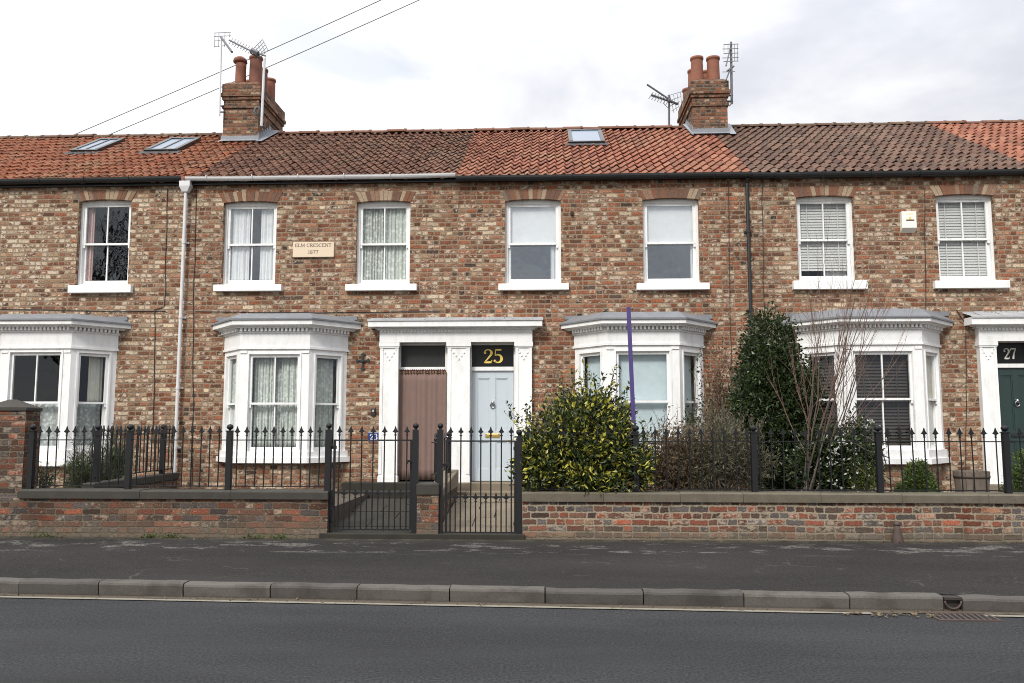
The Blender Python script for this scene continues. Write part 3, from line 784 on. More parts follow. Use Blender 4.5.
for k in range(46):
    x=random.uniform(xg0-.75,xg0+.1); y=kY(x)-.2+random.gauss(0,.035); a=random.uniform(0,3.1); l=random.uniform(.02,.05)
    m.T=lambda u,v,w,x=x,y=y,a=a:(x+u*math.cos(a)-v*math.sin(a),y+u*math.sin(a)+v*math.cos(a),w)
    m.poly([(-l,0,.012),(0,-l*.35,.018),(l,0,.02),(0,l*.35,.016)])
m.T=None
props(m.build('leaf_litter',M['leaf_dry']),kind='stuff')

# front gardens and paths
GX0,GX1=PX(331,500,YR),PX(414,500,YR); HX0,HX1=PX(442,500,YR),PX(518,500,YR)
m=MB(); m.box(-40,GX0-.06,YW+.3,YF-.002,.05,.585); m.box(HX1+.06,40,YW+.3,YF-.002,.05,.60); props(m.build('front_garden',M['soil']),kind='structure')
zd=PZ(495,482,YF-.2)
def path(name,x0,x1,mat,z0,z1,y1):
    m=MB(); n=5
    for k in range(n):
        a=YW+.02+(y1-YW-.02)*k/n; b=YW+.02+(y1-YW-.02)*(k+1)/n-.012
        za=z0+(z1-z0)*k/n; zb=z0+(z1-z0)*(k+1)/n
        c=x0+(x1-x0)*(.5+.12*(-1)**k)
        for (u,v) in ((x0,c-.006),(c+.006,x1)):
            j=random.gauss(0,.004)
            i=[m.av(p) for p in ((u,a,0),(v,a,0),(v,b,0),(u,b,0),(u,a,za+j),(v,a,za+j),(v,b,zb+j),(u,b,zb+j))]
            for q in ((4,5,6,7),(0,1,5,4),(1,2,6,5),(2,3,7,6),(3,0,4,7)): m.f.append([i[t] for t in q]); m.m.append(0)
    return props(m.build(name,mat),kind='structure')
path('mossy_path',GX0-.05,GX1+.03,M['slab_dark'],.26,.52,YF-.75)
path('stone_path',HX0-.06,HX1+.05,M['slab'],.26,.56,YF-.55)
m=MB(); m.box(GX0-.1,HX1+.1,YW-.05,YW+.22,.05,.285); props(m.build('gate_threshold',M['slab_dark'],bevel=.01),kind='structure')

# ------------------------------------------------------------------ houses
H=[]
def house(k,label,brick,ops,tile,ridgem,gutz,gutm,name='terraced_house'):
    x0,x1=PARTY[k],PARTY[k+1]
    t=thing(name,label,'house',((x0+x1)/2,YF,.4),'terraced houses of the row')
    return t
hA=house(0,'leftmost brick house with an orange roof, two skylights and one upstairs window in view',0,0,0,0,0,0)
hB=house(1,'brick house with a brown roof, pale gutter and a cream plaque between its upstairs windows',0,0,0,0,0,0)
hC=house(2,'brick house with a red roof, one skylight and a pale blue front door',0,0,0,0,0,0)
hD=house(3,'brick house with a dark brown roof and an alarm box between its upstairs windows',0,0,0,0,0,0)
hE=house(4,'house at the right edge of which only the red roof shows',0,0,0,0,0,0)

#            l     r     t    b     sl    sr    sb
wA=upper_window(hA,(77.0,129.5,200.5,285.5,67.5,130.5,292.5),M['white'],1,glass='glass_tree')
wB1=upper_window(hB,(222.3,276,202,285,213,281,290.8),M['white'],1,glass='glass_mid')
wB2=upper_window(hB,(356,410,201.5,284.5,345,416.5,290.3),M['white'],1)
wC1=upper_window(hC,(505,561,200,284,498.3,569,289.8),M['white'],0,zmpx=242.5,glass='glass_sky')
wC2=upper_window(hC,(643,699.5,199,283.5,636.8,710,289.5),M['white'],0,zmpx=241.5,glass='glass_sky')
wD1=upper_window(hD,(797.5,855,196.5,281,793.7,868,289),M['white'],1)
wD2=upper_window(hD,(937.5,996,195,281,935.5,1010.5,288),M['white'],1)

def zz(p,cx,dy=0): return PZ(cx,p,YF-.6)
def zset(cx,sb,st,zm,wt,f0,f1,c1,l1):
    y=YF-.6
    return dict(sb=PZ(cx,sb,y),st=PZ(cx,st,y),zm=PZ(cx,zm,y),wt=PZ(cx,wt,y),f0=PZ(cx,f0,y),f1=PZ(cx,f1,y),c1=PZ(cx,c1,y-.16),l1=PZ(cx,l1,YF))
cA=PX(54,400,YF); cB=PX(284.5,400,YF); cC=PX(639.5,400,YF); cD=PX(870.5,400,YF)
bA,rA,oA=bay(hA,cA,1.13,.63,.6,zset(40,466,450,402.5,352.5,348.5,332,320.5,318.5),M['white'],1,M['brick_a'])
bB,rB,oB=bay(hB,cB,1.12,.61,.6,zset(275,463,451.5,403.5,354.5,349,333,320,318),M['white'],1,M['brick_b'])
bC,rC,oC=bay(hC,cC,1.13,.62,.6,zset(640,462,449,401.5,351.5,345,331.5,319.5,316.5),M['white'],0,M['brick_c'])
bD,rD,oD=bay(hD,cD,1.22,.655,.6,zset(885,464,450,399,351.5,344.5,329.5,318,313.5),M['white'],1,M['brick_d'])

# doorways
yd=430
d23=(PX(397,yd,YF),PX(446,yd,YF)); d25=(PX(469,yd,YF),PX(515.5,yd,YF)); d27=(PX(1000.5,yd,YF),PX(1044,yd,YF))
zdoor=PZ(495,482,YF); zhead=PZ(480,343.5,YF); zh27=PZ(1010,341,YF)
def opn(d,zh): return (d[0]-.03,d[1]+.03,zdoor-.1,zh+.03)
OPS={0:[wA['op'],oA],1:[wB1['op'],wB2['op'],oB,opn(d23,zhead)],2:[wC1['op'],wC2['op'],oC,opn(d25,zhead)],3:[wD1['op'],wD2['op'],oD,opn(d27,zh27)],4:[]}
BM=['brick_a','brick_b','brick_c','brick_d','brick_d']
TM=['tile_orange','tile_brown','tile_red','tile_dark','tile_red']; RM=['ridge_dark','ridge_red','ridge_red','ridge_dark','ridge_red']
for k,h in enumerate((hA,hB,hC,hD,hE)):
    x0,x1=PARTY[k],PARTY[k+1]
    m=MB(); wall_cells(m,x0,x1,.2,ZE+.01,OPS[k],YF,.24)
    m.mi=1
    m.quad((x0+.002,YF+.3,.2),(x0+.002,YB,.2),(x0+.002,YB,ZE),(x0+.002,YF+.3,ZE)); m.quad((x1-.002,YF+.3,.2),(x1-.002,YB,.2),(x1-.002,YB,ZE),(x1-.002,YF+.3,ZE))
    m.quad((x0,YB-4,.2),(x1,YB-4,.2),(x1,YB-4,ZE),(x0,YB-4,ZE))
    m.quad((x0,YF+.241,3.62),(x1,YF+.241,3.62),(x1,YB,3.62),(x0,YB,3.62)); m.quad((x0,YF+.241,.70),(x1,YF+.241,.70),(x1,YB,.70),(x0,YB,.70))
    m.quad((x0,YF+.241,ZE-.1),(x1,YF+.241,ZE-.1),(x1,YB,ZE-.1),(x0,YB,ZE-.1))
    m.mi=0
    m.quad((x0,YB,.2),(x1,YB,.2),(x1,YB,ZE),(x0,YB,ZE))
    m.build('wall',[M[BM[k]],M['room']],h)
# roofs meet where the photo shows the colours change
RX=[PARTY[0],PX(190,177,YE),PX(456,175,YE),PX(751,172,YE),PX(1034,172,YE),PARTY[5]]
for k,h in enumerate((hA,hB,hC,hD,hE)):
    m=MB(); roof_tiles(m,RX[k],RX[k+1]); m.build('roof',[M[TM[k]],M['under'],M['mortar']],h)
    m=MB(); ridge(m,RX[k],RX[k+1]); m.build('ridge_tiles',M[RM[k]],h)
    # soffit board, gutter
    m=MB(); m.box(RX[k]+.004,RX[k+1]-.004,YE+.02,YF+.05,ZE-.02,ZE+.015); m.build('soffit',M['gut_black'],h)
    gm=M['gut_grey'] if k==1 else M['gut_black']
    zg=[PZ(90,180.5,YE-.05),PZ(320,178.2,YE-.05),PZ(600,177.3,YE-.05),PZ(900,174.2,YE-.05),PZ(900,174.0,YE-.05)][k]
    x0,x1=RX[k],RX[k+1]
    if k==0: x1=PX(183,180,YE)
    if k==1: x0=PX(187,178,YE)
    gd=1.2 if k==1 else 1.6; m=MB(); N=8; r0,r1=.058,.052; yc=YE-.035
    for (x,e) in ((0,0),):
        A=[(yc+r0*math.cos(R(180+180*j/N)),zg+.055+r0*gd*math.sin(R(180+180*j/N))) for j in range(N+1)]
        B=[(yc+r1*math.cos(R(180+180*j/N)),zg+.055+r1*gd*math.sin(R(180+180*j/N))) for j in range(N+1)]
        prof=A+B[::-1]
        # sag along the run
        n=10; rings=[]
        for i in range(n+1):
            x=x0+.003+(x1-x0-.006)*i/n; s=(-.012*math.sin(math.pi*i/n) if k in (0,1) else 0)+random.gauss(0,.0025)
            rings.append([m.av((x,p[0],p[1]+s)) for p in prof])
        for i in range(n):
            for j in range(len(prof)): m.f.append([rings[i][j],rings[i+1][j],rings[i+1][(j+1)%len(prof)],rings[i][(j+1)%len(prof)]]); m.m.append(0)
        m.f.append(rings[0]); m.m.append(0); m.f.append(rings[-1]); m.m.append(0)
    g=m.build('gutter',gm,h,smooth=False)
    nb=int((x1-x0)/.85)
    for i in range(nb):
        b=MB(); x=x0+.4+i*.85
        pts=[(x,yc+.066*math.cos(R(165+180*j/8)),zg+.055+(.063*gd)*math.sin(R(165+190*j/8))) for j in range(9)]
        b.tube(pts,.010,5); b.tube([(x,yc+.05,zg+.0),(x,YF-.01,zg-.01)],.011,5); b.build('gutter_bracket',gm if k==1 else M['gut_black'],g)

# downpipes
def downpipe(h,pts,mat,hop=None):
    m=MB(); m.tube(pts,.031,10)
    for f in (.16,.42,.66,.86):
        a=Vector(pts[-2]); b=Vector(pts[-1]); p=a.lerp(b,f)
        m.lathe([(.038,-.025),(.038,.025)],p,10); m.box(p.x-.065,p.x+.065,YF-.035,YF-.002,p.z-.015,p.z+.015)
    o=m.build('downpipe',mat,h,smooth=False)
    if hop:
        b=MB(); x,y,z=hop
        b.prism([(x-.10,y-.075),(x+.10,y-.075),(x+.10,y+.065),(x-.10,y+.065)],z,z+.10); b.prism([(x-.05,y-.05),(x+.05,y-.05),(x+.05,y+.05),(x-.05,y+.05)],z-.10,z,[(x-.10,y-.075),(x+.10,y-.075),(x+.10,y+.065),(x-.10,y+.065)])
        b.build('hopper_head',mat,o,bevel=.005)
xp=PX(186,188,YF-.1); zp=PZ(186,186,YF-.1)
downpipe(hB,[(xp,YF-.10,zp),(xp-.0,YF-.10,zp-.2),(xp,YF-.10,.60)],M['gut_grey'],(xp,YF-.10,zp-.02))
xp=PX(747.5,200,YF-.08)
downpipe(hC,[(xp,YE-.035,6.14),(xp,YF-.07,6.06),(xp,YF-.07,.60)],M['cast'])

# skylights
def skylight(h,px,fold=False):
    (xa,ya),(xb,yb)=px      # low-left, high-right corners seen in the photo
    dy=YT-YE; dz=ZT-ZE; L=math.hypot(dy,dz)
    def on(pxx,pyy):        # point of the roof slope seen at a photo point
        d=_F*FPX+_R*(pxx-512)+_U*(341.5-pyy); nn=Vector((0,-dz,dy))/L
        t=nn.dot(Vector((0,YE,ZE+.12))-Vector((0,0,CAMZ)))/nn.dot(d); q=Vector((0,0,CAMZ))+d*t
        return q.x,(q.y-YE)/dy*L
    x0,s0=on(xa,ya); _,s1=on(xb,yb); x1,_=on(xb,(ya+yb)/2); xm,_=on(xa+0,(ya))
    def T(u,s,hh): return (u,YE+dy/L*s-dz/L*hh,ZE+dz/L*s+dy/L*hh)
    return T,s0,s1,on
def make_skylight(h,u0,u1,s0,s1,T,bar=True):
    m=MB(); m.T=T; f=.085
    m.box(u0,u1,s0,s0+f,.03,.135); m.box(u0,u1,s1-f,s1,.03,.145); m.box(u0,u0+f,s0+f,s1-f,.03,.14); m.box(u1-f,u1,s0+f,s1-f,.03,.14)
    if bar: m.box((u0+u1)/2-.018,(u0+u1)/2+.018,s0+f,s1-f,.06,.138)
    fr=m.build('skylight',simple('skylight_frame',(.014,.015,.017),.4) if 'skylight_frame' not in bpy.data.materials else bpy.data.materials['skylight_frame'],h)
    g=MB(); g.T=T; g.quad((u0+f,s0+f,.125),(u1-f,s0+f,.125),(u1-f,s1-f,.125),(u0+f,s1-f,.125)); g.build('pane',M['sky_pane'],fr)
    a=MB(); a.T=T; N=10
    for k in range(N):
        ua=u0-.08+(u1-u0+.16)*k/N; ub=u0-.08+(u1-u0+.16)*(k+1)/N; e=.028*math.sin(k*2.4)
        a.poly([(ua,s0-.16+e*.5,.085+e*.4),(ub,s0-.16-e*.5,.085-e*.4),(ub,s0+.01,.10),(ua,s0+.01,.10)])
    a.build('flashing',M['lead_dark'],fr)
M['lead_dark']=simple('dark_lead',(.025,.025,.027),.7)
g=NT('skylight_glass'); M['sky_pane']=g.done(g.bsdf((.13,.165,.22),.25,spec=.2))
for hh,(xl,yl,xr,yr,xrl) in ((hA,(70,151.5,124,137.5,None)),(hA,(144,151,199,136.5,None)),(hC,(567,142.5,602,130,None))):
    T,s0,s1,on=skylight(hh,((xl,yl),(xr,yr)))
    if hh is hC: u0,_=on(568,136); u1,_=on(603,136)
    else:
        ul,_=on(xl,yl); u2,_=on(xr,yr)
        # left side of the frame runs along the slope from the low-left corner, right side ends at the high-right corner
        u0,u1=ul,u2+.16
    make_skylight(hh,u0,u1,s0+(.06 if hh is not hC else 0),s1-(.22 if hh is not hC else 0),T,hh is not hC)

# chimneys
def chimney(h,x0,x1,ya,yb,zb,zt,pots,rightlead):
    m=MB()
    m.box(x0,x1,ya,yb,zb,zt-.42)
    m.box(x0-.03,x1+.03,ya-.03,yb+.03,zt-.62,zt-.55)
    m.box(x0-.03,x1+.03,ya-.03,yb+.03,zt-.42,zt-.35); m.box(x0-.06,x1+.06,ya-.06,yb+.06,zt-.35,zt-.27)
    m.box(x0-.035,x1+.035,ya-.035,yb+.035,zt-.27,zt-.06)
    m.prism([(x0-.03,ya-.03),(x1+.03,ya-.03),(x1+.03,yb+.03),(x0-.03,yb+.03)],zt-.06,zt+.02,[(x0+.06,ya+.06),(x1-.06,ya+.06),(x1-.06,yb-.06),(x0+.06,yb-.06)])
    c=m.build('chimney',M['brick_chim'],h)
    for (x,y,hgt,r,kind,mat) in pots:
        p=MB()
        if kind=='cowl':
            p.lathe([(r*1.05,0),(r*.98,.1),(r*.93,hgt*.8),(r*.95,hgt*.83),(r*.95,hgt)],(x,y,zt-.01),14)
            p.lathe([(r*1.1,hgt+.005),(r*1.28,hgt+.03),(r*1.15,hgt+.10),(r*.6,hgt+.15),(.02,hgt+.17)],(x-.02,y,zt),14)
        else:
            p.lathe([(r*1.04,0),(r*1.0,.06),(r*.95,hgt-.10),(r*.95,hgt-.06),(r*1.06,hgt-.05),(r*1.07,hgt),(r*.80,hgt),(r*.76,hgt-.25)],(x,y,zt-.01),14)
        p.build('chimney_pot',M[mat],c,smooth=True)
    # lead flashing: apron in front, stepped sides
    f=MB(); dy=YT-YE; dz=ZT-ZE
    def zr(y): return ZE+(y-YE)*dz/dy+.05 if y<YT else ZT+.06-(y-YT)*dz/dy
    f.poly([(x0-.04,ya-.10,zr(ya-.10)+.085),(x1+.04,ya-.10,zr(ya-.10)+.085),(x1+.03,ya-.012,zr(ya)+.09),(x0-.03,ya-.012,zr(ya)+.09)])
    f.box(x0-.03,x1+.03,ya-.014,ya-.002,zr(ya)-.05,zr(ya)+.17)
    n=6
    for sgn,xx in ((-1,x0),(1,x1)):
        for k in range(n):
            a=ya+(YT-ya)*k/n; b=ya+(YT-ya)*(k+1)/n
            f.box(min(xx,xx+sgn*.014),max(xx,xx+sgn*.014),a,b,zr(a)-.1,zr(b)+.16)
        o=.24 if sgn==rightlead else .08
        f.poly([(xx+sgn*.012,ya-.17,zr(ya-.17)+.078),(xx+sgn*o*.6,ya-.15,zr(ya-.15)+.078),(xx+sgn*o,YT,zr(YT)+.09),(xx+sgn*.012,YT,zr(YT)+.12)])
    f.build('flashing',M['lead_bright'],c)
    return c
M['lead_bright']=simple('new_lead',(.20,.21,.23),.5,var=.25,scale=6,bump=.004)
yc0=17.62
zt1=PZ(240,82,yc0); cx0=PX(223.5,110,yc0); cx1=PX(258.5,110,yc0)
chimney(hB,cx0,cx1,yc0,19.3,7.3,zt1,[
  (cx0+.27,yc0+.25,.55,.125,'cowl','pot'),(cx0+.60,yc0+.30,.72,.145,'pot','pot_dark'),
  (cx0+.60,yc0+.72,.62,.13,'pot','pot_dark'),(cx0+.62,yc0+1.20,.58,.135,'pot','pot'),(cx0+.22,yc0+1.0,.45,.13,'pot','pot')],1)
zt2=PZ(709,79,yc0); ex0=PX(692.5,110,yc0); ex1=PX(727.5,110,yc0)
chimney(hC,ex0,ex1,yc0,19.3,7.3,zt2,[
  (ex0+.16,yc0+.22,.60,.14,'pot','pot'),(ex0+.52,yc0+.22,.59,.145,'pot','pot'),(ex0+.16,yc0+.66,.50,.13,'pot','pot'),(ex0+.46,yc0+.75,.50,.13,'pot','pot'),(ex0+.16,yc0+1.35,.34,.14,'pot','pot_dark')],1)
# ------------------------------------------------------------------ door surrounds
def surround(parent,xs,zb,yp,caps,frz,cor,lead,mat,name_part=None):
    """xs: pilaster (x0,x1) list; z values: frz (bottom, top) cor (bottom, top)"""
    for (a,b) in xs:
        m=MB(); m.T=TF
        m.box(a,b,0,.10,zb,frz[0]-.002); m.box(a-.012,b+.012,0,.115,zb,zb+.16)
        w=b-a
        m.box(a+w*.0,a+w*.16,.10,.112,zb+.2,frz[0]-.09); m.box(b-w*.16,b,.10,.112,zb+.2,frz[0]-.09)
        m.box(a-.02,b+.02,0,.135,frz[0]-.075,frz[0]-.002); m.box(a-.01,b+.01,0,.122,frz[0]-.10,frz[0]-.075)
        # carved bracket drop under the cap: a shallow V of beads
        for k in range(7):
            t=abs(k-3)/3; x=a+w*(.14+.72*k/6); z=frz[0]-.30+.17*t
            m.box(x-.012,x+.012,.10,.116,z-.014,z+.014)
        m.build('pilaster',mat,parent)
    a=xs[0][0]; b=xs[-1][1]
    m=MB(); m.T=TF
    m.box(a-.01,b+.01,0,.13,frz[0],frz[1]); m.box(a-.03,b+.03,0,.15,frz[0]+.0,frz[0]+.03) if 0 else None
    m.build('frieze',mat,parent)
    m=MB(); m.T=TF
    h=cor[1]-cor[0]
    m.box(a-.05,b+.05,0,.16,cor[0],cor[0]+h*.15)
    m.box(a-.10,b+.10,0,.20,cor[0]+h*.15,cor[0]+h*.25); m.box(a-.19,b+.19,0,.28,cor[0]+h*.25,cor[1])
    c=m.build('cornice',mat,parent,bevel=.008)
    d=MB(); d.T=TF; n=int((b-a)/.06)
    for k in range(n):
        x=a+(k+.5)*(b-a)/n; d.box(x-.016,x+.016,.13,.155,cor[0]-.045,cor[0]-.001)
    d.build('dentils',mat,parent)
    l=MB()
    A,B=a-.205,b+.205; n=9
    for k in range(n):
        x0=A+(B-A)*k/n+.002; x1=A+(B-A)*(k+1)/n; j=random.uniform(0,.012)
        l.poly([(x0,YF-.30,cor[1]+.012),(x1,YF-.30,cor[1]+.012),(x1,YF-.003,lead+j),(x0,YF-.003,lead+j)])
        l.poly([(x0,YF-.302,cor[1]-.02),(x1,YF-.302,cor[1]-.02),(x1,YF-.30,cor[1]+.012),(x0,YF-.30,cor[1]+.012)])
        l.box(x0,x1-.004,YF-.012,YF-.002,lead-.02,lead+.02+j)
    l.build('lead_cover',M['lead_pale'],parent)
ys=YF-.1
pil=[(PX(379,yd,ys),PX(397.5,yd,ys)),(PX(447,yd,ys),PX(469.5,yd,ys)),(PX(515.5,yd,ys),PX(532,yd,ys))]
zc0=PZ(455,329,YF-.25); zc1=PZ(455,319.5,YF-.28)
t=thing('door_surround','white double door surround with three pilasters round the brown curtain and the pale blue door','door surround',(PX(455,480,YF),YF,zdoor),'white doorway surrounds')
surround(t,pil,zdoor-.06,0,0,(PZ(455,342,YF-.13),zc0),(zc0,zc1),zc1+.05,M['white'])
pil27=[(PX(984,yd,ys),PX(1001,yd,ys)),(PX(1044,yd,ys),PX(1061,yd,ys))]
zc0b=PZ(1010,327,YF-.25); zc1b=PZ(1010,316.5,YF-.28)
t=thing('door_surround','white doorway surround of the dark green door at the right edge','door surround',(PX(1019,480,YF),YF,zdoor),'white doorway surrounds')
surround(t,pil27,zdoor-.06,0,0,(PZ(1010,341,YF-.13),zc0b),(zc0b,zc1b),zc1b+.10,M['white'])

# steps
def step(h,x0,x1,mat,z1,n=1):
    m=MB()
    for k in range(n): m.box(x0-.02*k,x1+.02*k,YF-.28-.27*k,YF+.3-.001*k,.1,z1-.13*k)
    m.build('doorstep',mat,h,bevel=.012)
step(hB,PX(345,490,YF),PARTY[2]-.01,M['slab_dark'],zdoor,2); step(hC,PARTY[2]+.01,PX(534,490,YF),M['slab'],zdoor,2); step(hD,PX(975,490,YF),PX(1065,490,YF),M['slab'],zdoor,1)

# doors
def door(h,d,zt,zh,mat,glassmat,num,nmat,x_num,furn='brass',recess=.10):
    y=YF+recess
    a,b=d; fan0=zt+.075
    m=MB()   # door frame, transom
    m.box(a-.03,a+.035,y-.02,y+.08,zdoor-.02,zh+.03); m.box(b-.035,b+.03,y-.02,y+.08,zdoor-.02,zh+.03)
    m.box(a+.035,b-.035,y-.024,y+.08,zt+.006,fan0); m.box(a+.035,b-.035,y-.02,y+.08,zh-.02,zh+.03)
    fr=m.build('door_frame',M['white'],h)
    g=MB(); g.box(a+.035,b-.035,y+.03,y+.045,fan0,zh-.02); fl=g.build('fanlight',glassmat,h)
    if num:
        t=MB(); hh=PZ(x_num[0],x_num[2],y)-PZ(x_num[0],x_num[3],y)
        xa=PX(x_num[0],x_num[3],y); xb=PX(x_num[1],x_num[3],y)
        text(t,num,xa,PZ(x_num[0],x_num[3],y),hh,y+.026,y+.0296,xb-xa); t.build('house_number',nmat,fl)
    if mat is None: return
    x0,x1=a+.04,b-.04; z0=zdoor+.01; z1=zt
    f=y+.015; st=(x1-x0)*.135; w=(x1-x0)
    m=MB(); m.box(x0,x1,f+.018,f+.05,z0,z1)
    zm0=z0+(z1-z0)*.36; zm1=zm0+.17; mx=(x0+x1)/2
    for (u,v,c,e) in ((x0,x0+st,z0,z1),(x1-st,x1,z0,z1),(mx-.05,mx+.05,z0,z1)): m.box(u,v,f,f+.018,c,e)
    for (c,e) in ((z0,z0+.2),(zm0,zm1),(z1-.13,z1)):
        m.box(x0+st,mx-.05,f+.001,f+.018,c,e); m.box(mx+.05,x1-st,f+.001,f+.018,c,e)
    for (u,v) in ((x0+st,mx-.05),(mx+.05,x1-st)):
        for (c,e) in ((z0+.2,zm0),(zm1,z1-.13)):
            k=.022
            m.box(u,u+k,f+.008,f+.018,c,e); m.box(v-k,v,f+.008,f+.018,c,e); m.box(u+k,v-k,f+.008,f+.018,c,c+k); m.box(u+k,v-k,f+.008,f+.018,e-k,e)
    dr=m.build('front_door',mat,h,bevel=.003)
    k=MB(); zk=z0+(z1-z0)*.70; ring=[(mx+.038*math.sin(R(360*j/16)),f-.022-.006*math.cos(R(360*j/16)),zk-.03+.045*math.cos(R(360*j/16))) for j in range(17)]
    k.tube(ring,.011,6,cap=False); k.lathe([(.03,-.03),(.034,0),(.028,.03),(.01,.035)],(mx,f-.02,zk+.02),10); k.build('door_knocker',M['chrome'],dr,smooth=True)
    l=MB(); zl=zm0+.06; l.box(mx-.13,mx+.13,f-.012,f-.001,zl,zl+.075); l.box(mx-.10,mx+.10,f-.018,f-.012,zl+.018,zl+.055); l.build('letterbox',M[furn],dr,bevel=.003)
    l=MB(); l.box(x1-.085,x1-.045,f-.02,f-.001,zk-.22,zk-.13); l.lathe([(.018,-.0),(.018,.02)],(x1-.065,f-.03,zk-.19),8); l.build('door_lock',M['cast'],dr)
    if furn=='brass':
        l=MB(); l.tube([(x1-.1,f-.04,zm0+.01),(x1-.02,f-.04,zm0+.01)],.010,6); l.build('door_handle',M['brass'],dr)
zt25=PZ(493,371,YF+.1); zt23=zt25
door(hC,d25,zt25,zhead,M['door_blue'],M['black_glass'],'25',M['gold'],(483,503,349,363))
door(hB,d23,zt25,zhead,None,M['dim_glass'],None,None,None)
zt27=PZ(1015,368,YF+.1)
door(hD,d27,zt27,zh27,M['door_green'],M['black_glass'],'27',M['silver'],(1004.5,1018,348,359),furn='cast')
# dark door behind the curtain
m=MB(); m.box(d23[0]+.05,d23[1]-.05,YF+.21,YF+.26,zdoor+.005,zt23-.01)
for (c,e) in ((.18,.75),(.95,1.8)):
    for (u,v) in ((.1,.42),(.5,.82)): m.box(d23[0]+.05+u*(d23[1]-d23[0]-.1),d23[0]+.05+v*(d23[1]-d23[0]-.1),YF+.20,YF+.21,zdoor+c,zdoor+e)
m.build('front_door',M['door_dark'],hB)
# brown curtain hung across the doorway
a,b=d23
zct=PZ(422,371,YF+.05)
cu=thing('door_curtain','dusty brown curtain hung full length across the doorway left of the pale blue door','curtain',((a+b)/2,YF+.05,zdoor+.02))
sheet('cloth',None,None,None,TF,a+.01,b-.01,zdoor+.03,zct,-.045,M['curtain_brown'],folds=9,amp=.010,seed=3,parent=cu)
m=MB(); m.tube([(a+.005,YF+.045,zct-.03),(b-.005,YF+.045,zct-.03)],.012,6); m.build('rod',M['brass'],cu)
m=MB(); m.T=TF; n=60
g0=[m.av((a+.01+(b-a-.02)*i/n,-.04+.022*math.sin(i*1.7),zct-.05)) for i in range(n+1)]; g1=[m.av((a+.01+(b-a-.02)*i/n,-.04+.022*math.sin(i*1.7+.6),zct+.025+.012*math.sin(i*2.3))) for i in range(n+1)]
for i in range(n): m.f.append([g0[i],g0[i+1],g1[i+1],g1[i]]); m.m.append(0)
m.build('ruffle',simple('ruffle_cloth',(.10,.045,.04),.9),cu)

# ------------------------------------------------------------------ curtains and blinds behind the glass
def cur(w,f0,f1,mat,label,group,seed,folds=5,n=-.21,z0=None,z1=None,amp=.02,T=TF):
    u0=w['u0']+(w['u1']-w['u0'])*f0; u1=w['u0']+(w['u1']-w['u0'])*f1
    return sheet('curtain',label,'curtain',group,T,u0,u1,(w['z0']-.03) if z0 is None else z0,(w['z1']+.03) if z1 is None else z1,n,M[mat],folds=folds,amp=amp,seed=seed)
G1='curtains in the upstairs windows'
cur(wA,-.02,.17,'pink','pale pink curtain at the left side of the dark upstairs window of the leftmost house',G1,1,3)
cur(wB1,-.02,.43,'net','white curtain drawn to the left in the upstairs window left of the cream plaque',G1,2,6)
cur(wB1,.66,1.02,'net','white curtain hanging at the right in the upstairs window left of the cream plaque',G1,3,5)
cur(wB2,-.02,.50,'lace','patterned lace curtain filling the left half of the upstairs window right of the cream plaque',G1,4,9)
cur(wB2,.48,1.02,'lace2','creamy lace curtain in the right half of the upstairs window right of the cream plaque',G1,5,7)
def roller(w,za,zb,label,group,mat='blind_white',n=-.19,T=TF,u0=None,u1=None):
    m=MB(); m.T=T; u0=w['u0'] if u0 is None else u0; u1=w['u1'] if u1 is None else u1
    k=14
    m.box(u0,u1,n-.004,n,za+.012,zb); m.box(u0,u1,n-.008,n+.006,za-.012,za+.012); m.box(u0-.01,u1+.01,n-.03,n+.02,zb,zb+.05)
    return props(m.build('roller_blind',M[mat]),label,'blind',group)
G2='white roller blinds half down'
roller(wC1,wC1['zm']-.01,wC1['z1'],'white half-down roller blind in the upstairs window above the yellow-leaved shrub and blue door',G2)
roller(wC2,wC2['zm']-.01,wC2['z1'],'white roller blind half down in the upstairs window above the purple pole',G2)
cur(wC1,.85,1.02,'net','narrow white curtain at the lower right of the half-blinded window nearer the plaque',G1,8,3,z1=wC1['zm'])
cur(wC1,-.02,.06,'net','thin white curtain edge at the lower left of the half-blinded window nearer the plaque',G1,18,2,z1=wC1['zm'])
cur(wC2,.91,1.02,'net','narrow white curtain at the lower right of the half-blinded window above the purple pole',G1,9,3,z1=wC2['zm'])
def vene(w,label,z0=None,f0=0,f1=1): return slat_blind(label,'pale slatted blinds upstairs',TF,w['u0']+(w['u1']-w['u0'])*f0,w['u0']+(w['u1']-w['u0'])*f1,w['z0'] if z0 is None else z0,w['z1'],-.21,M['blind_vene'],gap=.05,tilt=1.28,w=.066)
vene(wD1,'pale slatted blind in the upstairs window behind the bare twigs, left of the alarm box',z0=wD1['z0']+.17)
vene(wD2,'pale slatted blind in the upstairs window right of the alarm box')
cur(wD1,.52,.98,'net','white curtain gathered at the right behind the slatted blind left of the alarm box',G1,10,4,n=-.29)
cur(wD2,-.02,.95,'net','white net curtain behind the slatted blind right of the alarm box',G1,11,8,n=-.30)
def bw(T,a,e,z0,z1): return dict(u0=a,u1=e,z0=z0,z1=z1)
G3='curtains in the downstairs bay windows'
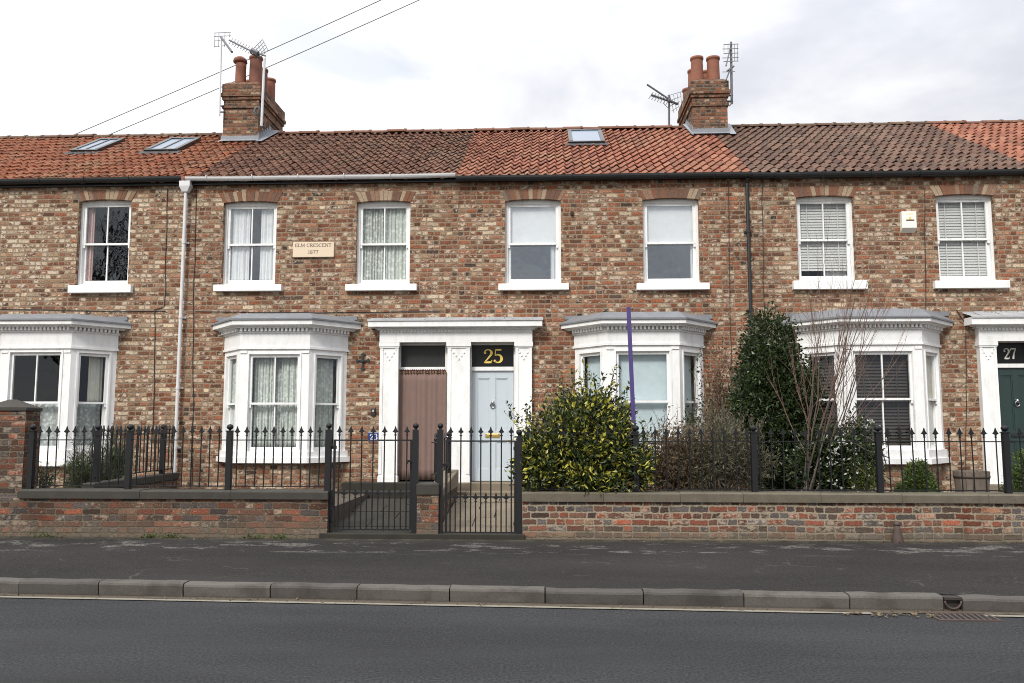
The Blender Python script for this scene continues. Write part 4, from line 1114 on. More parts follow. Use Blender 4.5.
# leftmost bay: dark rooms, net below
T,a,e,z0,z1=rA[1]; zm=bA and PZ(40,402,YF-.6)
sheet('curtain','grey net half curtain in the lower front pane of the leftmost bay','curtain',G3,T,a,e,z0,zm-.02,-.2,M['lace_dark'],folds=8,amp=.015,seed=20)
T,a,e,z0,z1=rA[2]
sheet('curtain','grey net half curtain in the lower right pane of the leftmost bay','curtain',G3,T,a,e,z0,zm-.02,-.2,M['lace_dark'],folds=4,amp=.015,seed=21)
sheet('curtain','cream curtain hanging in the upper right pane of the leftmost bay','curtain',G3,T,a+(e-a)*.45,e,zm-.01,z1,-.2,M['cream'],folds=3,amp=.018,seed=22)
T,a,e,z0,z1=rA[0]
sheet('curtain','cream curtain hanging in the left side window of the leftmost bay','curtain',G3,T,a,a+(e-a)*.6,z0,z1,-.2,M['cream'],folds=3,amp=.018,seed=23)
T,a,e,z0,z1=rB[1]
sheet('curtain','pale lace curtain, left one in the front of the bay nearest the white downpipe','curtain',G3,T,a,a+(e-a)*.46,z0,z1,-.18,M['lace2'],folds=7,amp=.02,seed=24)
sheet('curtain','pale lace curtain, right one in the front of the bay nearest the white downpipe','curtain',G3,T,a+(e-a)*.60,e,z0,z1,-.18,M['lace2'],folds=6,amp=.02,seed=25)
sheet('curtain','darker patterned lace between the pale curtains of the bay nearest the white downpipe','curtain',G3,T,a+(e-a)*.42,a+(e-a)*.66,z0,z1,-.26,M['lace_dark'],folds=4,amp=.012,seed=26)
T,a,e,z0,z1=rB[2]
sheet('curtain','pale lace curtain in the right side window of the bay nearest the white downpipe','curtain',G3,T,a,e,z0,z1,-.18,M['lace2'],folds=6,amp=.018,seed=27)
T,a,e,z0,z1=rB[0]
sheet('curtain','grey lace curtain in the narrow left side window of the bay nearest the white downpipe','curtain',G3,T,a-.02,e+.02,z0,z1,-.11,M['lace2'],folds=5,amp=.012,seed=28)
G4='blue-grey blinds in the bay with plain panes'
for (k,l) in ((0,'pale blue-grey blind in the left side window of the bay behind the yellow-leaved shrub'),(1,'wide pale blue-grey blind in the front window of the bay behind the purple pole'),(2,'pale blue-grey blind in the narrow right side window of the bay behind the purple pole')):
    T,a,e,z0,z1=rC[k]; roller(None,z0,z1,l,G4,'blind_blue',-.16,T,a-.01,e+.01)
G5='dark slatted blinds in the bay at the right'
for (k,l) in ((0,'dark slatted blind in the left side window of the right-hand bay behind the twigs'),(1,'dark slatted blind in the wide front window of the right-hand bay')):
    T,a,e,z0,z1=rD[k]; slat_blind(l,G5,T,a,e,z0,z1,-.17,M['blind_brown'],gap=.055,tilt=1.0,w=.062)
T,a,e,z0,z1=rD[2]
roller(None,z0,z1,'cream blind in the narrow right side window of the right-hand bay','plain blinds','cream',-.10,T,a-.02,e+.02)

# ------------------------------------------------------------------ fixtures on the walls
x0,x1=PX(293.5,250,YF),PX(334.5,250,YF); z0,z1=PZ(314,257.5,YF),PZ(314,242.5,YF)
t=thing('name_plaque','cream stone plaque reading ELM CRESCENT 1877 between two upstairs windows','plaque',((x0+x1)/2,YF,z0))
m=MB(); m.box(x0,x1,YF-.045,YF+.02,z0,z1); m.build('slab',M['plaque'],t,bevel=.006)
m=MB(); w=x1-x0; h=.062
text(m,'ELM CRESCENT',x0+w*.055,z1-.028-h,h,YF-.0475,YF-.0445,w*.89); text(m,'1877',x0+w*.37,z0+.062,h,YF-.0475,YF-.0445,w*.26); m.build('lettering',M['ink'],t)
# alarm box
x0,x1=PX(900,222,YF),PX(914.5,222,YF); z0,z1=PZ(907,233,YF),PZ(907,212.5,YF)
t=thing('alarm_box','small cream burglar alarm box with a little emblem, high on the brick wall','alarm box',((x0+x1)/2,YF,z0))
m=MB(); d=.085
pts=[(0,z0),(0,z1),(d,z1),(d,z0+.075)]
m.mi=0
i0=[m.av((x0,YF-a,b)) for a,b in pts]; i1=[m.av((x1,YF-a,b)) for a,b in pts]
m.f+= [i0,i1[::-1],[i0[1],i1[1],i1[2],i0[2]],[i0[2],i1[2],i1[3],i0[3]],[i0[3],i1[3],i1[0],i0[0]]]; m.m+=[0,0,0,0,0]
m.build('case',M['alarm'],t,bevel=.004)
m=MB(); cx=(x0+x1)/2; yy=YF-d-.002; w=x1-x0; h=z1-z0
m.mi=0; m.box(cx-w*.22,cx+w*.34,yy,yy+.003,z0+h*.53,z0+h*.60)
m.mi=1; m.prismxz([(cx-w*.04,z0+h*.60),(cx+w*.16,z0+h*.60),(cx+w*.09,z0+h*.74),(cx+w*.03,z0+h*.74)],yy,yy+.003); m.box(cx-w*.2,cx+w*.3,yy,yy+.003,z0+h*.86,z0+h*.885)
m.build('emblem',[M['ink'],M['gold']],t)
# number plate 23
x0,x1=PX(368.2,437,YF),PX(379,437,YF); z0,z1=PZ(373,441.5,YF),PZ(373,432.3,YF)
t=thing('number_plate','small blue enamel number plate with white 23 on the brick wall','number plate',((x0+x1)/2,YF,z0))
m=MB(); m.box(x0,x1,YF-.012,YF+.004,z0,z1); m.build('plate',M['blueplate'],t)
m=MB(); w=x1-x0; h=z1-z0; text(m,'23',x0+w*.14,z0+h*.2,h*.62,YF-.0145,YF-.0118,w*.74)
m.mi=0
m.box(x0+.004,x1-.004,YF-.0135,YF-.0118,z1-.012,z1-.006); m.box(x0+.004,x1-.004,YF-.0135,YF-.0118,z0+.006,z0+.012)
m.build('number',M['whiteplate'],t)
# doorbell
x=PX(373.5,412,YF); z=PZ(373.5,412,YF)
t=thing('doorbell','small dark doorbell box on the brick wall above the blue number plate','doorbell',(x,YF,z-.07))
m=MB(); m.box(x-.04,x+.04,YF-.035,YF+.004,z-.07,z+.07); m.build('case',M['cast'],t,bevel=.006)
m=MB(); m.tube([(x,YF-.045,z+.02),(x,YF-.034,z+.02)],.022,12); m.build('button',M['chrome'],t)
# iron cross
x=PX(363,361,YF); z=PZ(363,361,YF)
m=MB(); y0,y1=YF-.03,YF-.008
def arm(ax,az,l):
    px,pz=-az,ax
    m.prismxz([(x+px*.014,z+pz*.014),(x-px*.014,z-pz*.014),(x+ax*l*.6-px*.012,z+az*l*.6-pz*.012),(x+ax*l*.6+px*.012,z+az*l*.6+pz*.012)],y0,y1)
    m.prismxz([(x+ax*l*.6-px*.012,z+az*l*.6-pz*.012),(x+ax*l*.78-px*.045,z+az*l*.78-pz*.045),(x+ax*l,z+az*l),(x+ax*l*.78+px*.045,z+az*l*.78+pz*.045),(x+ax*l*.6+px*.012,z+az*l*.6+pz*.012)],y0+.003,y1)
arm(1,0.06,.13); arm(-1,.05,.13); arm(.05,1,.15); arm(.02,-1,.18)
m.tube([(x,YF-.05,z),(x,YF+.01,z)],.028,8)
props(m.build('iron_cross',M['cast']),'small black wrought iron cross fixed on the wall right of the lace-curtained bay','wall ornament')
# thin cables on the facade
def wall_cable(pts,label,r=.007):
    q=[]
    for (px,py) in pts: X,Z=P(px,py,YF-.012); q.append((X,YF-.012,Z))
    # small slack between clips
    out=[]
    for a,b in zip(q[:-1],q[1:]):
        a=Vector(a);b=Vector(b); n=max(2,int((b-a).length/.35))
        for k in range(n): p=a.lerp(b,k/n); out.append((p.x+random.gauss(0,.008),p.y,p.z+random.gauss(0,.003)))
    out.append(q[-1]); m=MB(); m.tube(out,r,5)
    props(m.build('wall_cable',M['cable']),label,'cable','thin cables clipped along the facade')
wall_cable([(167.5,189),(165,306),(155,310),(153.5,470)],'thin dark cable down the brick left of the white downpipe, with a small jog')
wall_cable([(196.5,186),(193,320),(192,482)],'thin dark cable running full height just right of the white downpipe')
wall_cable([(0,309),(120,311.5),(165,311)],'thin dark cable running level above the leftmost bay roof')
wall_cable([(196,311.5),(300,312.5),(440,311.5)],'thin dark cable running level above the lace-curtained bay')
wall_cable([(728.5,181),(730,290),(733,430)],'thin dark cable down the red brick left of the black downpipe')
wall_cable([(762,180),(764,300),(765,330)],'thin dark cable just right of the black downpipe')
wall_cable([(924.5,188),(926,312)],'thin dark cable down the wall beside the alarm box')
wall_cable([(957,310),(966,324),(966,470)],'thin dark cable between the right-hand bay and the green door')
# small dark pipe ends in the wall
for (px,py,l) in ((572,214,'small dark pipe stub sticking out of the wall between the two half-blinded windows'),):
    X,Z=P(px,py,YF); m=MB(); m.lathe([(.026,-.03),(.03,.03)],(X,YF-.03,Z),8); props(m.build('pipe_stub',M['cast']),l,'pipe')

# ------------------------------------------------------------------ garden walls
def coping(x0,x1,y0,y1,z0,z1,mat,parent,ln=.95):
    m=MB(); x=x0
    while x<x1-.05:
        b=min(x1,x+ln*random.uniform(.75,1.2))
        if x1-b<.3: b=x1
        j=random.gauss(0,.003)
        m.prism([(x+.003,y0),(b-.003,y0),(b-.003,y1),(x+.003,y1)],z0,z1-.018+j); m.prism([(x+.003,y0),(b-.003,y0),(b-.003,y1),(x+.003,y1)],z1-.018+j,z1+j,[(x+.006,y0+.02),(b-.006,y0+.02),(b-.006,y1-.02),(x+.006,y1-.02)])
        x=b
    return m.build('coping',mat,parent)
zc_t=PZ(200,490.5,YW-.03); zc_b=PZ(200,499,YW-.03)
xl1=PX(327.5,515,YW); xr0=PX(522.5,515,YW)
t=thing('garden_wall','low mossy brick garden wall with dark stone coping left of the gates','garden wall',((-13+xl1)/2,YW,.1),'front garden walls')
m=MB(); m.box(-13,xl1,YW,YW+.30,.05,zc_b+.001); m.build('brickwork',M['brick_wl'],t)
coping(PX(17,495,YW-.04),xl1+.01,YW-.04,YW+.34,zc_b,zc_t,M['stone_dark'],t,1.6)
zr_t=PZ(770,493.3,YW-.03); zr_b=PZ(770,502.5,YW-.03)
t=thing('garden_wall','low lime-streaked brick garden wall with sandstone coping right of the gates','garden wall',((13+xr0)/2,YW,.1),'front garden walls')
m=MB(); m.box(xr0,13,YW,YW+.30,.05,zr_b+.001); m.build('brickwork',M['brick_wr'],t)
coping(xr0-.01,13,YW-.04,YW+.34,zr_b,zr_t,M['stone'],t,1.0)
# pier behind the railing at the left
px0,px1=PX(-18,430,YW+.25),PX(25,430,YW+.25); zp0=PZ(20,411,YW+.22)
t=thing('gate_pier','square brick gate pier with a shallow pointed stone cap at the left edge','pier',((px0+px1)/2,YW+.5,.5))
m=MB(); m.box(px0,px1,YW+.25,YW+.59,.1,zp0); m.build('shaft',M['brick_wl'],t)
m=MB(); yy=YW+.25; q=[(px0-.02,yy-.02),(px1+.02,yy-.02),(px1+.02,yy+.36),(px0-.02,yy+.36)]; c=((px0+px1)/2,yy+.17)
m.prism(q,zp0,zp0+.05); m.prism(q,zp0+.05,zp0+.17,[(c[0]+(p[0]-c[0])*.15,c[1]+(p[1]-c[1])*.15) for p in q]); m.build('cap',M['stone_dark'],t,bevel=.01)
# pillar between the gates
a,b=PX(417,510,YW),PX(438.5,510,YW)
t=thing('gate_pillar','short brick pillar with a dark stone cap standing between the two iron gates','pillar',((a+b)/2,YW+.15,.2))
zt_=PZ(428,495.5,YW); zcap=PZ(428,483.5,YW)
m=MB(); m.box(a,b,YW-.02,YW+.30,.1,zt_); m.build('brickwork',M['brick_wl'],t)
m=MB(); m.box(a-.01,b+.01,YW-.035,YW+.33,zt_,zcap); m.build('cap',M['stone_dark'],t,bevel=.02)
# low dividing walls running back to the houses
xp=(a+b)/2
t=thing('dividing_wall','low stone-topped wall running back from the gate pillar between the two paths','garden wall',(xp,13,.3))
m=MB(); m.box(xp-.10,xp+.10,YW+.33,YF-.6,.1,.72); m.build('brickwork',M['brick_wl'],t)
m=MB(); x=xp
i=[m.av(p) for p in ((x-.12,YW+.34,.72),(x+.12,YW+.34,.72),(x+.12,YF-.6,.72),(x-.12,YF-.6,.72),(x-.12,YW+.34,.80),(x+.12,YW+.34,.80),(x+.12,YF-.6,1.0),(x-.12,YF-.6,1.0))]
for q in ((0,3,2,1),(4,5,6,7),(0,1,5,4),(1,2,6,5),(2,3,7,6),(3,0,4,7)): m.f.append([i[k] for k in q]); m.m.append(0)
m.build('coping',M['slab'],t,bevel=.015)
XL=PX(84,487,YR+.1)
t=thing('dividing_wall','low brick wall with dark coping running back beside the rosemary bushes','garden wall',(XL,13,.3))
m=MB(); m.box(XL-.08,XL+.08,YW+.31,YF-.32,.1,.80); m.build('brickwork',M['brick_wl'],t)
m=MB(); m.box(XL-.10,XL+.10,YW+.345,YF-.30,.80,.92); m.build('coping',M['stone_dark'],t,bevel=.015)

# ------------------------------------------------------------------ iron railings and gates
def spear(h,r=.0095):
    m=MB(); m.lathe([(r,0),(r,h-.13),(r*2.0,h-.128),(r*2.0,h-.115),(r*.9,h-.11),(r*.8,h-.10)],(0,0,0),6)
    # leaf-shaped head, flat across the run, with side barbs
    z=h-.10
    m.prismxz([(-.008,z-.005),(.008,z-.005),(.013,z+.012),(.042,z+.026),(.028,z+.040),(.017,z+.056),(0,z+.105),(-.017,z+.056),(-.028,z+.040),(-.042,z+.026),(-.013,z+.012)],-.009,.009)
    return m
def ballpost(h,w=.048,ball=.042):
    m=MB(); w/=2; m.box(-w,w,-w,w,0,h-.075); m.box(-w*1.25,w*1.25,-w*1.25,w*1.25,h-.085,h-.07)
    m.lathe([(.014,h-.07),(.014,h-.055)]+[(ball*math.cos(R(a)),h-.022+ball*.85*math.sin(R(a))) for a in range(-70,91,20)],(0,0,0),10)
    return m
ztop=PZ(200,426.5,YR); zrl=PZ(200,440,YR); zrb=PZ(200,486,YR)
def railing(label,origin,dirv,posts,span,pitch,z0,zr1,zr2,ztip,group='black iron railings',base=None,bars_from=None,skip=.05,phase=0,zpost=None,slope=0):
    """posts: distances along the run; span (s0,s1)"""
    ox,oy=origin; dx,dy=dirv
    t=thing('iron_railing',label,'railing',(ox+dx*(span[0]+span[1])/2,oy+dy*(span[0]+span[1])/2,z0),group)
    ang=math.atan2(dy,dx); first=None
    for s in posts:
        if first is None:
            first=ballpost((zpost or ztip)-z0,.074,.048).build('post',M['iron'],t,loc=(ox+dx*s,oy+dy*s,z0)); first.rotation_euler.z=ang
        else: c=dup(first,t,(ox+dx*s,oy+dy*s,z0))
    fb=None; s=span[0]+phase
    while s<span[1]:
        if all(abs(s-q)>skip for q in posts):
            l=(ox+dx*s,oy+dy*s,zr2-.015)
            if fb is None: fb=spear(ztip-zr2+.015).build('bar',M['iron'],t,loc=l); fb.rotation_euler.z=ang
            else:
                c=dup(fb,t,l); c.rotation_euler=(random.gauss(0,.006),random.gauss(0,.008),ang+random.gauss(0,.05))
        s+=pitch
    for z in (zr1,zr2):
        m=MB(); px,py=-dy,dx; a,b=span; w=.016
        for q in (0,):
            p0=(ox+dx*a,oy+dy*a); p1=(ox+dx*b,oy+dy*b)
            i=[]
            for zz in (z-.007,z+.007):
                for (p,sg) in ((p0,-1),(p0,1),(p1,1),(p1,-1)): i.append(m.av((p[0]+px*w*sg,p[1]+py*w*sg,zz)))
            for q in ((0,3,2,1),(4,5,6,7),(0,1,5,4),(1,2,6,5),(2,3,7,6),(3,0,4,7)): m.f.append([i[k] for k in q]); m.m.append(0)
        m.build('rail',M['iron'],t)
    return t
def S(px): return PX(px,460,YR)
xs=[S(31.5),S(129),S(229)]
railing('long black iron railing with ball-topped posts on the wall left of the gates',(0,YR),(1,0),xs,(xs[0],S(328)),.1295,zc_t-.02,zrl,zrb,ztop,phase=.1,zpost=ztop+.015)
zrt2=PZ(800,428,YR)
xs=[S(636),S(754),S(879),S(1006.5),S(1006.5)+1.75]
railing('long black iron railing with ball-topped posts on the wall right of the gates',(0,YR),(1,0),xs,(S(522),xs[-1]+.9),.1575,zr_t-.02,PZ(800,441.5,YR),PZ(800,490,YR),zrt2,phase=.09,zpost=zrt2+.02)
railing('black iron railing running back to the house behind the left front railing',(XL,0),(0,1),[YW+.55,YF-.75],(YW+.5,YF-.35),.125,.90,1.60,.99,1.74,phase=.07)
t_=railing('short black iron railing between the two front paths, behind the brick pillar',(xp,0),(0,1),[YW+1.0,YF-1.0],(YW+.4,YF-.95),.55,.86,1.50,1.05,1.62,phase=.25)
def gate(label,x0,x1,zb,zmid,ztp,ztipv,nb,latch_right):
    t=thing('iron_gate',label,'gate',((x0+x1)/2,YR-.06,zb),'iron garden gates'); y=YR-.06
    m=MB()
    for (a,b) in ((x0,x0+.03),(x1-.03,x1)): m.box(a,b,y-.013,y+.013,zb,ztp+.01)
    for z in (zb,zmid,ztp): m.box(x0+.03,x1-.03,y-.012,y+.012,z-.010,z+.010)
    m.build('gate_frame',M['iron'],t)
    pit=(x1-x0)/nb; fb=None; fd=None
    for k in range(nb):
        x=x0+pit*(k+.5)
        l=(x,y-.0,zb+.005)
        if fb is None: fb=spear(ztipv-zb,.0095).build('bar',M['iron'],t,loc=l)
        else: dup(fb,t,l).rotation_euler=(0,random.gauss(0,.003),random.gauss(0,.05))
        if k<nb-1:
            l=(x+pit/2,y+.004,zb+.005)
            if fd is None: fd=spear(zmid-zb+.055,.0085).build('dog_bar',M['iron'],t,loc=l)
            else: dup(fd,t,l)
    m=MB(); xl=x1-.02 if latch_right else x0+.02
    m.box(xl-.06,xl+.05,y-.035,y-.014,zmid+.42,zmid+.45); m.tube([(xl-.03,y-.03,zmid+.435),(xl-.03,y-.09,zmid+.435),(xl-.03,y-.09,zmid+.40)],.009,6); m.build('latch',M['iron'],t)
    xh=x0 if latch_right else x1
    for z in (zb+.12,ztp-.1):
        m=MB(); m.box(xh-.04,xh+.04,y-.02,y+.02,z-.02,z+.02); m.build('hinge',M['iron'],t)
    return t
zgb=PZ(375,529,YR); zgm=PZ(375,492.5,YR)
gate('black iron spear-topped gate in front of the brown curtained doorway',S(334.5),S(413),zgb,zgm,zrl,ztop,7,True)
gate('black iron spear-topped gate in front of the pale blue door',S(446),S(516.5),PZ(480,532,YR),PZ(480,496.5,YR),PZ(480,441,YR),PZ(480,427,YR),7,False)
def gatepost(px,label,h_top=424.5,w=.078,ball=True):
    x=S(px); z0=.2; z1=PZ(px,h_top,YR)
    m=MB(); w/=2; H=z1-.0
    m.box(x-w,x+w,YR-.09-w,YR-.09+w,z0,z1-.07); m.box(x-w*1.3,x+w*1.3,YR-.09-w*1.3,YR-.09+w*1.3,z0,z0+.10)
    b=[(.02,-.07),(.02,-.05)]+[(.042*math.cos(R(a)),-.018+.038*math.sin(R(a))) for a in range(-70,91,20)]
    m.lathe(b,(x,YR-.09,z1),10)
    props(m.build('gate_post',M['iron']),label,'gate post','iron gate posts')
gatepost(330,'iron gate post with a ball top at the right end of the left garden wall')
gatepost(416.5,'iron gate post with a ball top just left of the brick pillar between the gates')
gatepost(441,'iron gate post with a ball top just right of the brick pillar between the gates')
gatepost(519.5,'iron gate post at the edge of the yellow-leaved shrub',h_top=431)
# purple pole strapped behind the railing post
xa,za=P(634.5,440,YR+.06); xb,zb_=P(628.5,307,YR+.06)
x00=xa+(xa-xb)*((za-.86)/(zb_-za))
t=thing('sign_pole','tall leaning purple wooden pole strapped to a railing post, with no sign on it','pole',(x00,YR+.06,.86))
m=MB(); w=.027; y=YR+.07
i=[m.av(p) for p in ((x00-w,y-w,.86),(x00+w,y-w,.86),(x00+w,y+w,.86),(x00-w,y+w,.86),(xb-w,y-w,zb_),(xb+w,y-w,zb_),(xb+w,y+w,zb_),(xb-w,y+w,zb_))]
for q in ((0,3,2,1),(4,5,6,7),(0,1,5,4),(1,2,6,5),(2,3,7,6),(3,0,4,7)): m.f.append([i[k] for k in q]); m.m.append(0)
m.build('shaft',M['purple'],t,bevel=.003)
for z in (1.25,1.62):
    m=MB(); x=x00+(xb-x00)*(z-.86)/(zb_-.86); m.box(x-.06,x+.06,y-.125,y+.035,z-.010,z+.010); m.build('strap',M['iron'],t)
# rusty boot stub at the foot of the right wall
x=PX(897,545,YW-.06); 
t=thing('pipe_stub','rusty conical iron pipe stub at the foot of the limed garden wall','pipe',(x,YW-.05,.21))
m=MB(); m.lathe([(.078,0),(.080,.015),(.062,.10),(.044,.18),(.036,.24)],(x,YW-.085,.205),14); m.build('pipe',M['rust'],t,smooth=True)
m=MB(); m.lathe([(.040,.0),(.042,.012),(.036,.035),(.018,.05)],(x,YW-.085,.205+.235),12); m.build('collar',M['rust'],t,smooth=True)
# barrel planter
x=PX(972,485,13.0); z0=PZ(972,491,13.0); z1=PZ(972,471,13.0)
t=thing('barrel_planter','weathered wooden half barrel planter by the right-hand doorway','planter',(x,13.0,.6))
r=(PX(989,480,13)-PX(955,480,13))/2
m=MB(); n=16
for k in range(n):
    a0=2*math.pi*k/n+.015; a1=2*math.pi*(k+1)/n-.015; q=[]
    for (rr,z) in ((r*.84,.59),(r,z1)):
        for a in (a0,a1): q.append((x+rr*math.cos(a),13+rr*math.sin(a),z))
    for (rr,z) in ((r*.76,.59),(r*.92,z1)):
        for a in (a0,a1): q.append((x+rr*math.cos(a),13+rr*math.sin(a),z))
    i=[m.av(p) for p in q]
    for f in ((0,1,3,2),(4,6,7,5),(2,3,7,6),(0,2,6,4),(1,5,7,3)): m.f.append([i[j] for j in f]); m.m.append(0)
m.build('staves',M['wood'],t)
for f in (.3,.82):
    m=MB(); z=.59+(z1-.59)*f; rr=r*(.84+.16*f)+.006; m.lathe([(rr-.003,-.018),(rr,-.018),(rr+.003,.018),(rr,.018)],(x,13,z),24); m.build('hoop',M['rust'],t,smooth=True)
m=MB(); m.lathe([(r*.86,0),(r*.5,.02),(.01,.03)],(x,13,z1-.05),16); m.build('soil',M['soil'],t)
# ------------------------------------------------------------------ plants
def leaves(mb_list,pts,L,W,rng,out=None,up=.3,fold=.25,jit=.5):
    """append leaf faces (two triangles with a crease) at pts"""
    v,f=mb_list
    n=len(pts)
    d=rng.normal(size=(n,3)); 
    if out is not None: d=d*.8+out*.9
    d[:,2]+=up; d/=np.linalg.norm(d,axis=1)[:,None]
    r=rng.normal(size=(n,3)); s=np.cross(d,r); s/=np.linalg.norm(s,axis=1)[:,None]+1e-9
    nn=np.cross(s,d)
    l=L*(1+jit*rng.uniform(-1,1,n))[:,None]; w=W*(1+jit*rng.uniform(-1,1,n))[:,None]
    base=np.array(pts); b0=len(v)
    mid=base+d*l*.5+nn*(-.05*l)
    q=np.stack([base,mid+s*w*.5+nn*fold*w,base+d*l+nn*(-.12*l),mid-s*w*.5+nn*fold*w],1).reshape(-1,3)
    v.extend(map(tuple,q))
    for k in range(n):
        i=b0+4*k; f.append((i,i+1,i+2)); f.append((i,i+2,i+3))
def blob_points(rng,ells,n,nclump,sig,shell=.55):
    vol=np.array([e[3]*e[4]*e[5] for e in ells])**.8; vol/=vol.sum()
    c=[];o=[]
    for _ in range(nclump):
        e=ells[rng.choice(len(ells),p=vol)]
        u=rng.normal(size=3); u/=np.linalg.norm(u); r=shell+(1-shell)*rng.uniform()**.7
        c.append((e[0]+u[0]*e[3]*r,e[1]+u[1]*e[4]*r,e[2]+u[2]*e[5]*r)); o.append(u)
    c=np.array(c); o=np.array(o); wgt=rng.uniform(.3,1.6,nclump); wgt/=wgt.sum()
    k=rng.choice(nclump,size=n,p=wgt)
    p=c[k]+rng.normal(size=(n,3))*sig
    return p,o[k],c
def foliage(name,parent,data,mat):
    m=MB(); m.v,m.f=data; m.m=[0]*len(m.f)
    return m.build(name,mat,parent)
def shrub(name,label,cat,base,ells,n,nclump,sig,L,W,mat,seed,up=.3,shoots=0,shootlen=.35,group=None,extra=None,zmin=None,stemmat='bark',shell=.55,ymin=None,stem_r=.012):
    rng=np.random.default_rng(seed)
    t=thing(name,label,cat,base,group)
    data=([],[])
    p,o,c=blob_points(rng,ells,n,nclump,sig,shell)
    keep=np.ones(len(p),bool)
    if zmin is not None: keep&=p[:,2]>zmin
    if ymin is not None: keep&=p[:,1]>ymin
    leaves(data,p[keep],L,W,rng,o[keep],up)
    st=MB()
    for k in rng.choice(len(c),size=min(len(c),26),replace=False):
        a=Vector((base[0]+rng.normal()*.08*ells[0][3],base[1]+rng.normal()*.05,base[2])); b=Vector(c[k]); mid=a.lerp(b,.5)+Vector((rng.normal()*.04,rng.normal()*.04,.08))
        st.tube([a,mid,b],[stem_r,stem_r*.7,stem_r*.35],5)
    for k in range(shoots):
        e=ells[rng.integers(len(ells))]
        a=rng.uniform(-1,1); x=e[0]+a*e[3]*.95; z=e[2]+e[5]*math.sqrt(max(0,1-a*a))*.8; y=e[1]+rng.normal()*e[4]*.4
        l=shootlen*rng.uniform(.6,1.3); lean=rng.normal()*.22+a*.2
        pts=[(x+lean*l*s*s,y+rng.normal()*.005,z+l*s) for s in np.linspace(0,1,6)]
        st.tube(pts,[.005,.0045,.004,.0035,.003,.002],4)
        lp=np.array([(x+lean*l*s*s,y,z+l*s) for s in np.linspace(.1,1,int(l/.028))])
        leaves(data,lp,L*.8,W*.85,rng,None,.45)
    foliage('foliage',t,data,M[mat]); st.build('stems',M[stemmat],t)
    if extra:
        m2,n2,L2,W2=extra; d2=([],[])
        p,o,_=blob_points(rng,ells,n2,max(6,n2//5),sig*1.1,.9); k=p[:,2]>(zmin or 0)
        leaves(d2,p[k]+o[k]*.03,L2,W2,rng,o[k],.2)
        # five-petalled look: each flower is a few crossed petals
        leaves(d2,p[k]+o[k]*.03,L2,W2,rng,o[k],.2); leaves(d2,p[k]+o[k]*.03,L2,W2,rng,o[k],.2)
        foliage('blossom',t,d2,M[m2])
    return t
def at(px,py,Y): X,Z=P(px,py,Y); return X,Y,Z
def ell(px0,px1,py0,py1,Y,ry):
    x0,_,z1=at((px0+px1)/2,py0,Y); _,_,z0=at((px0+px1)/2,py1,Y); xa=PX(px0,(py0+py1)/2,Y); xb=PX(px1,(py0+py1)/2,Y)
    return ((xa+xb)/2,Y,(z0+z1)/2,(xb-xa)/2,ry,(z1-z0)/2)
G='shrubs of the front gardens'
gz=.60
shrub('variegated_shrub','bushy yellow and green variegated shrub spilling over the railing beside the pale blue door','shrub',(S(578),12.0,gz),
  [ell(524,640,402,500,11.75,.62),ell(516,566,426,498,11.65,.5),ell(556,634,394,470,11.9,.5),ell(600,650,438,498,11.62,.42),ell(526,640,440,500,11.58,.40)],21000,560,.075,.082,.036,'leaf_var',11,shoots=75,shootlen=.46,group=G,zmin=.86,ymin=11.22,shell=.5)
shrub('dry_shrub','dry brown twiggy shrub with dead flower heads behind the railing right of the purple pole','shrub',(S(672),12.1,gz),
  [ell(645,700,424,492,12.1,.5),ell(640,680,436,492,11.8,.35),ell(660,712,430,492,12.0,.4)],9000,420,.075,.06,.018,'leaf_dry',12,up=.1,shoots=22,shootlen=.3,group=G,zmin=.7,ymin=11.45,shell=.1,stemmat='twig')
shrub('grey_leaved_shrub','grey-green feathery shrub behind the railing in front of the tall dark evergreen','shrub',(S(725),12.0,gz),
  [ell(690,748,414,492,11.95,.5),ell(722,772,432,492,11.85,.35),ell(680,720,440,492,11.9,.4)],6200,300,.085,.080,.017,'leaf_grey',13,up=.5,shoots=34,shootlen=.32,group=G,zmin=.7,ymin=11.45,shell=.2)
shrub('wall_shrub','thin reddish brown shrub against the wall left of the tall dark evergreen','shrub',(PX(716,440,13.9),13.9,gz),
  [ell(701,735,352,440,13.95,.3),ell(699,736,390,480,13.9,.35)],2600,170,.08,.055,.022,'leaf_dry',14,up=.4,shoots=26,shootlen=.4,group=G,zmin=.7,shell=.1,stemmat='twig')
shrub('climbing_plant','thin green climber trailing up the right corner of the bay behind the purple pole','climber',(PX(693,470,13.75),13.75,gz),
  [ell(690,702,350,440,13.8,.10),ell(682,700,400,460,13.7,.15)],170,30,.05,.065,.03,'leaf_dark',15,up=.2,group=G,zmin=.7,shell=.1,stem_r=.005)
shrub('evergreen_shrub','tall dense dark evergreen shrub against the wall by the black downpipe','shrub',(PX(773,480,12.9),12.9,gz),
  [ell(736,806,340,460,12.9,.62),ell(743,797,314,395,12.95,.5),ell(733,822,398,495,12.8,.6),ell(755,820,350,450,12.8,.5),ell(735,780,360,430,12.75,.5)],42000,950,.07,.062,.034,'leaf_dark',16,shoots=50,shootlen=.26,group=G,zmin=.62,extra=('petal',55,.03,.022),shell=.45)
shrub('flowering_shrub','low dark shrub dotted with small white flowers under the bare twigs','shrub',(PX(838,480,12.2),12.2,gz),
  [ell(800,872,430,496,12.15,.5),ell(842,874,420,494,12.4,.4),ell(790,840,440,496,12.1,.45)],13000,420,.07,.062,.030,'leaf_dark',17,shoots=24,shootlen=.25,group=G,zmin=.66,extra=('petal',330,.036,.028),ymin=11.75,shell=.4)
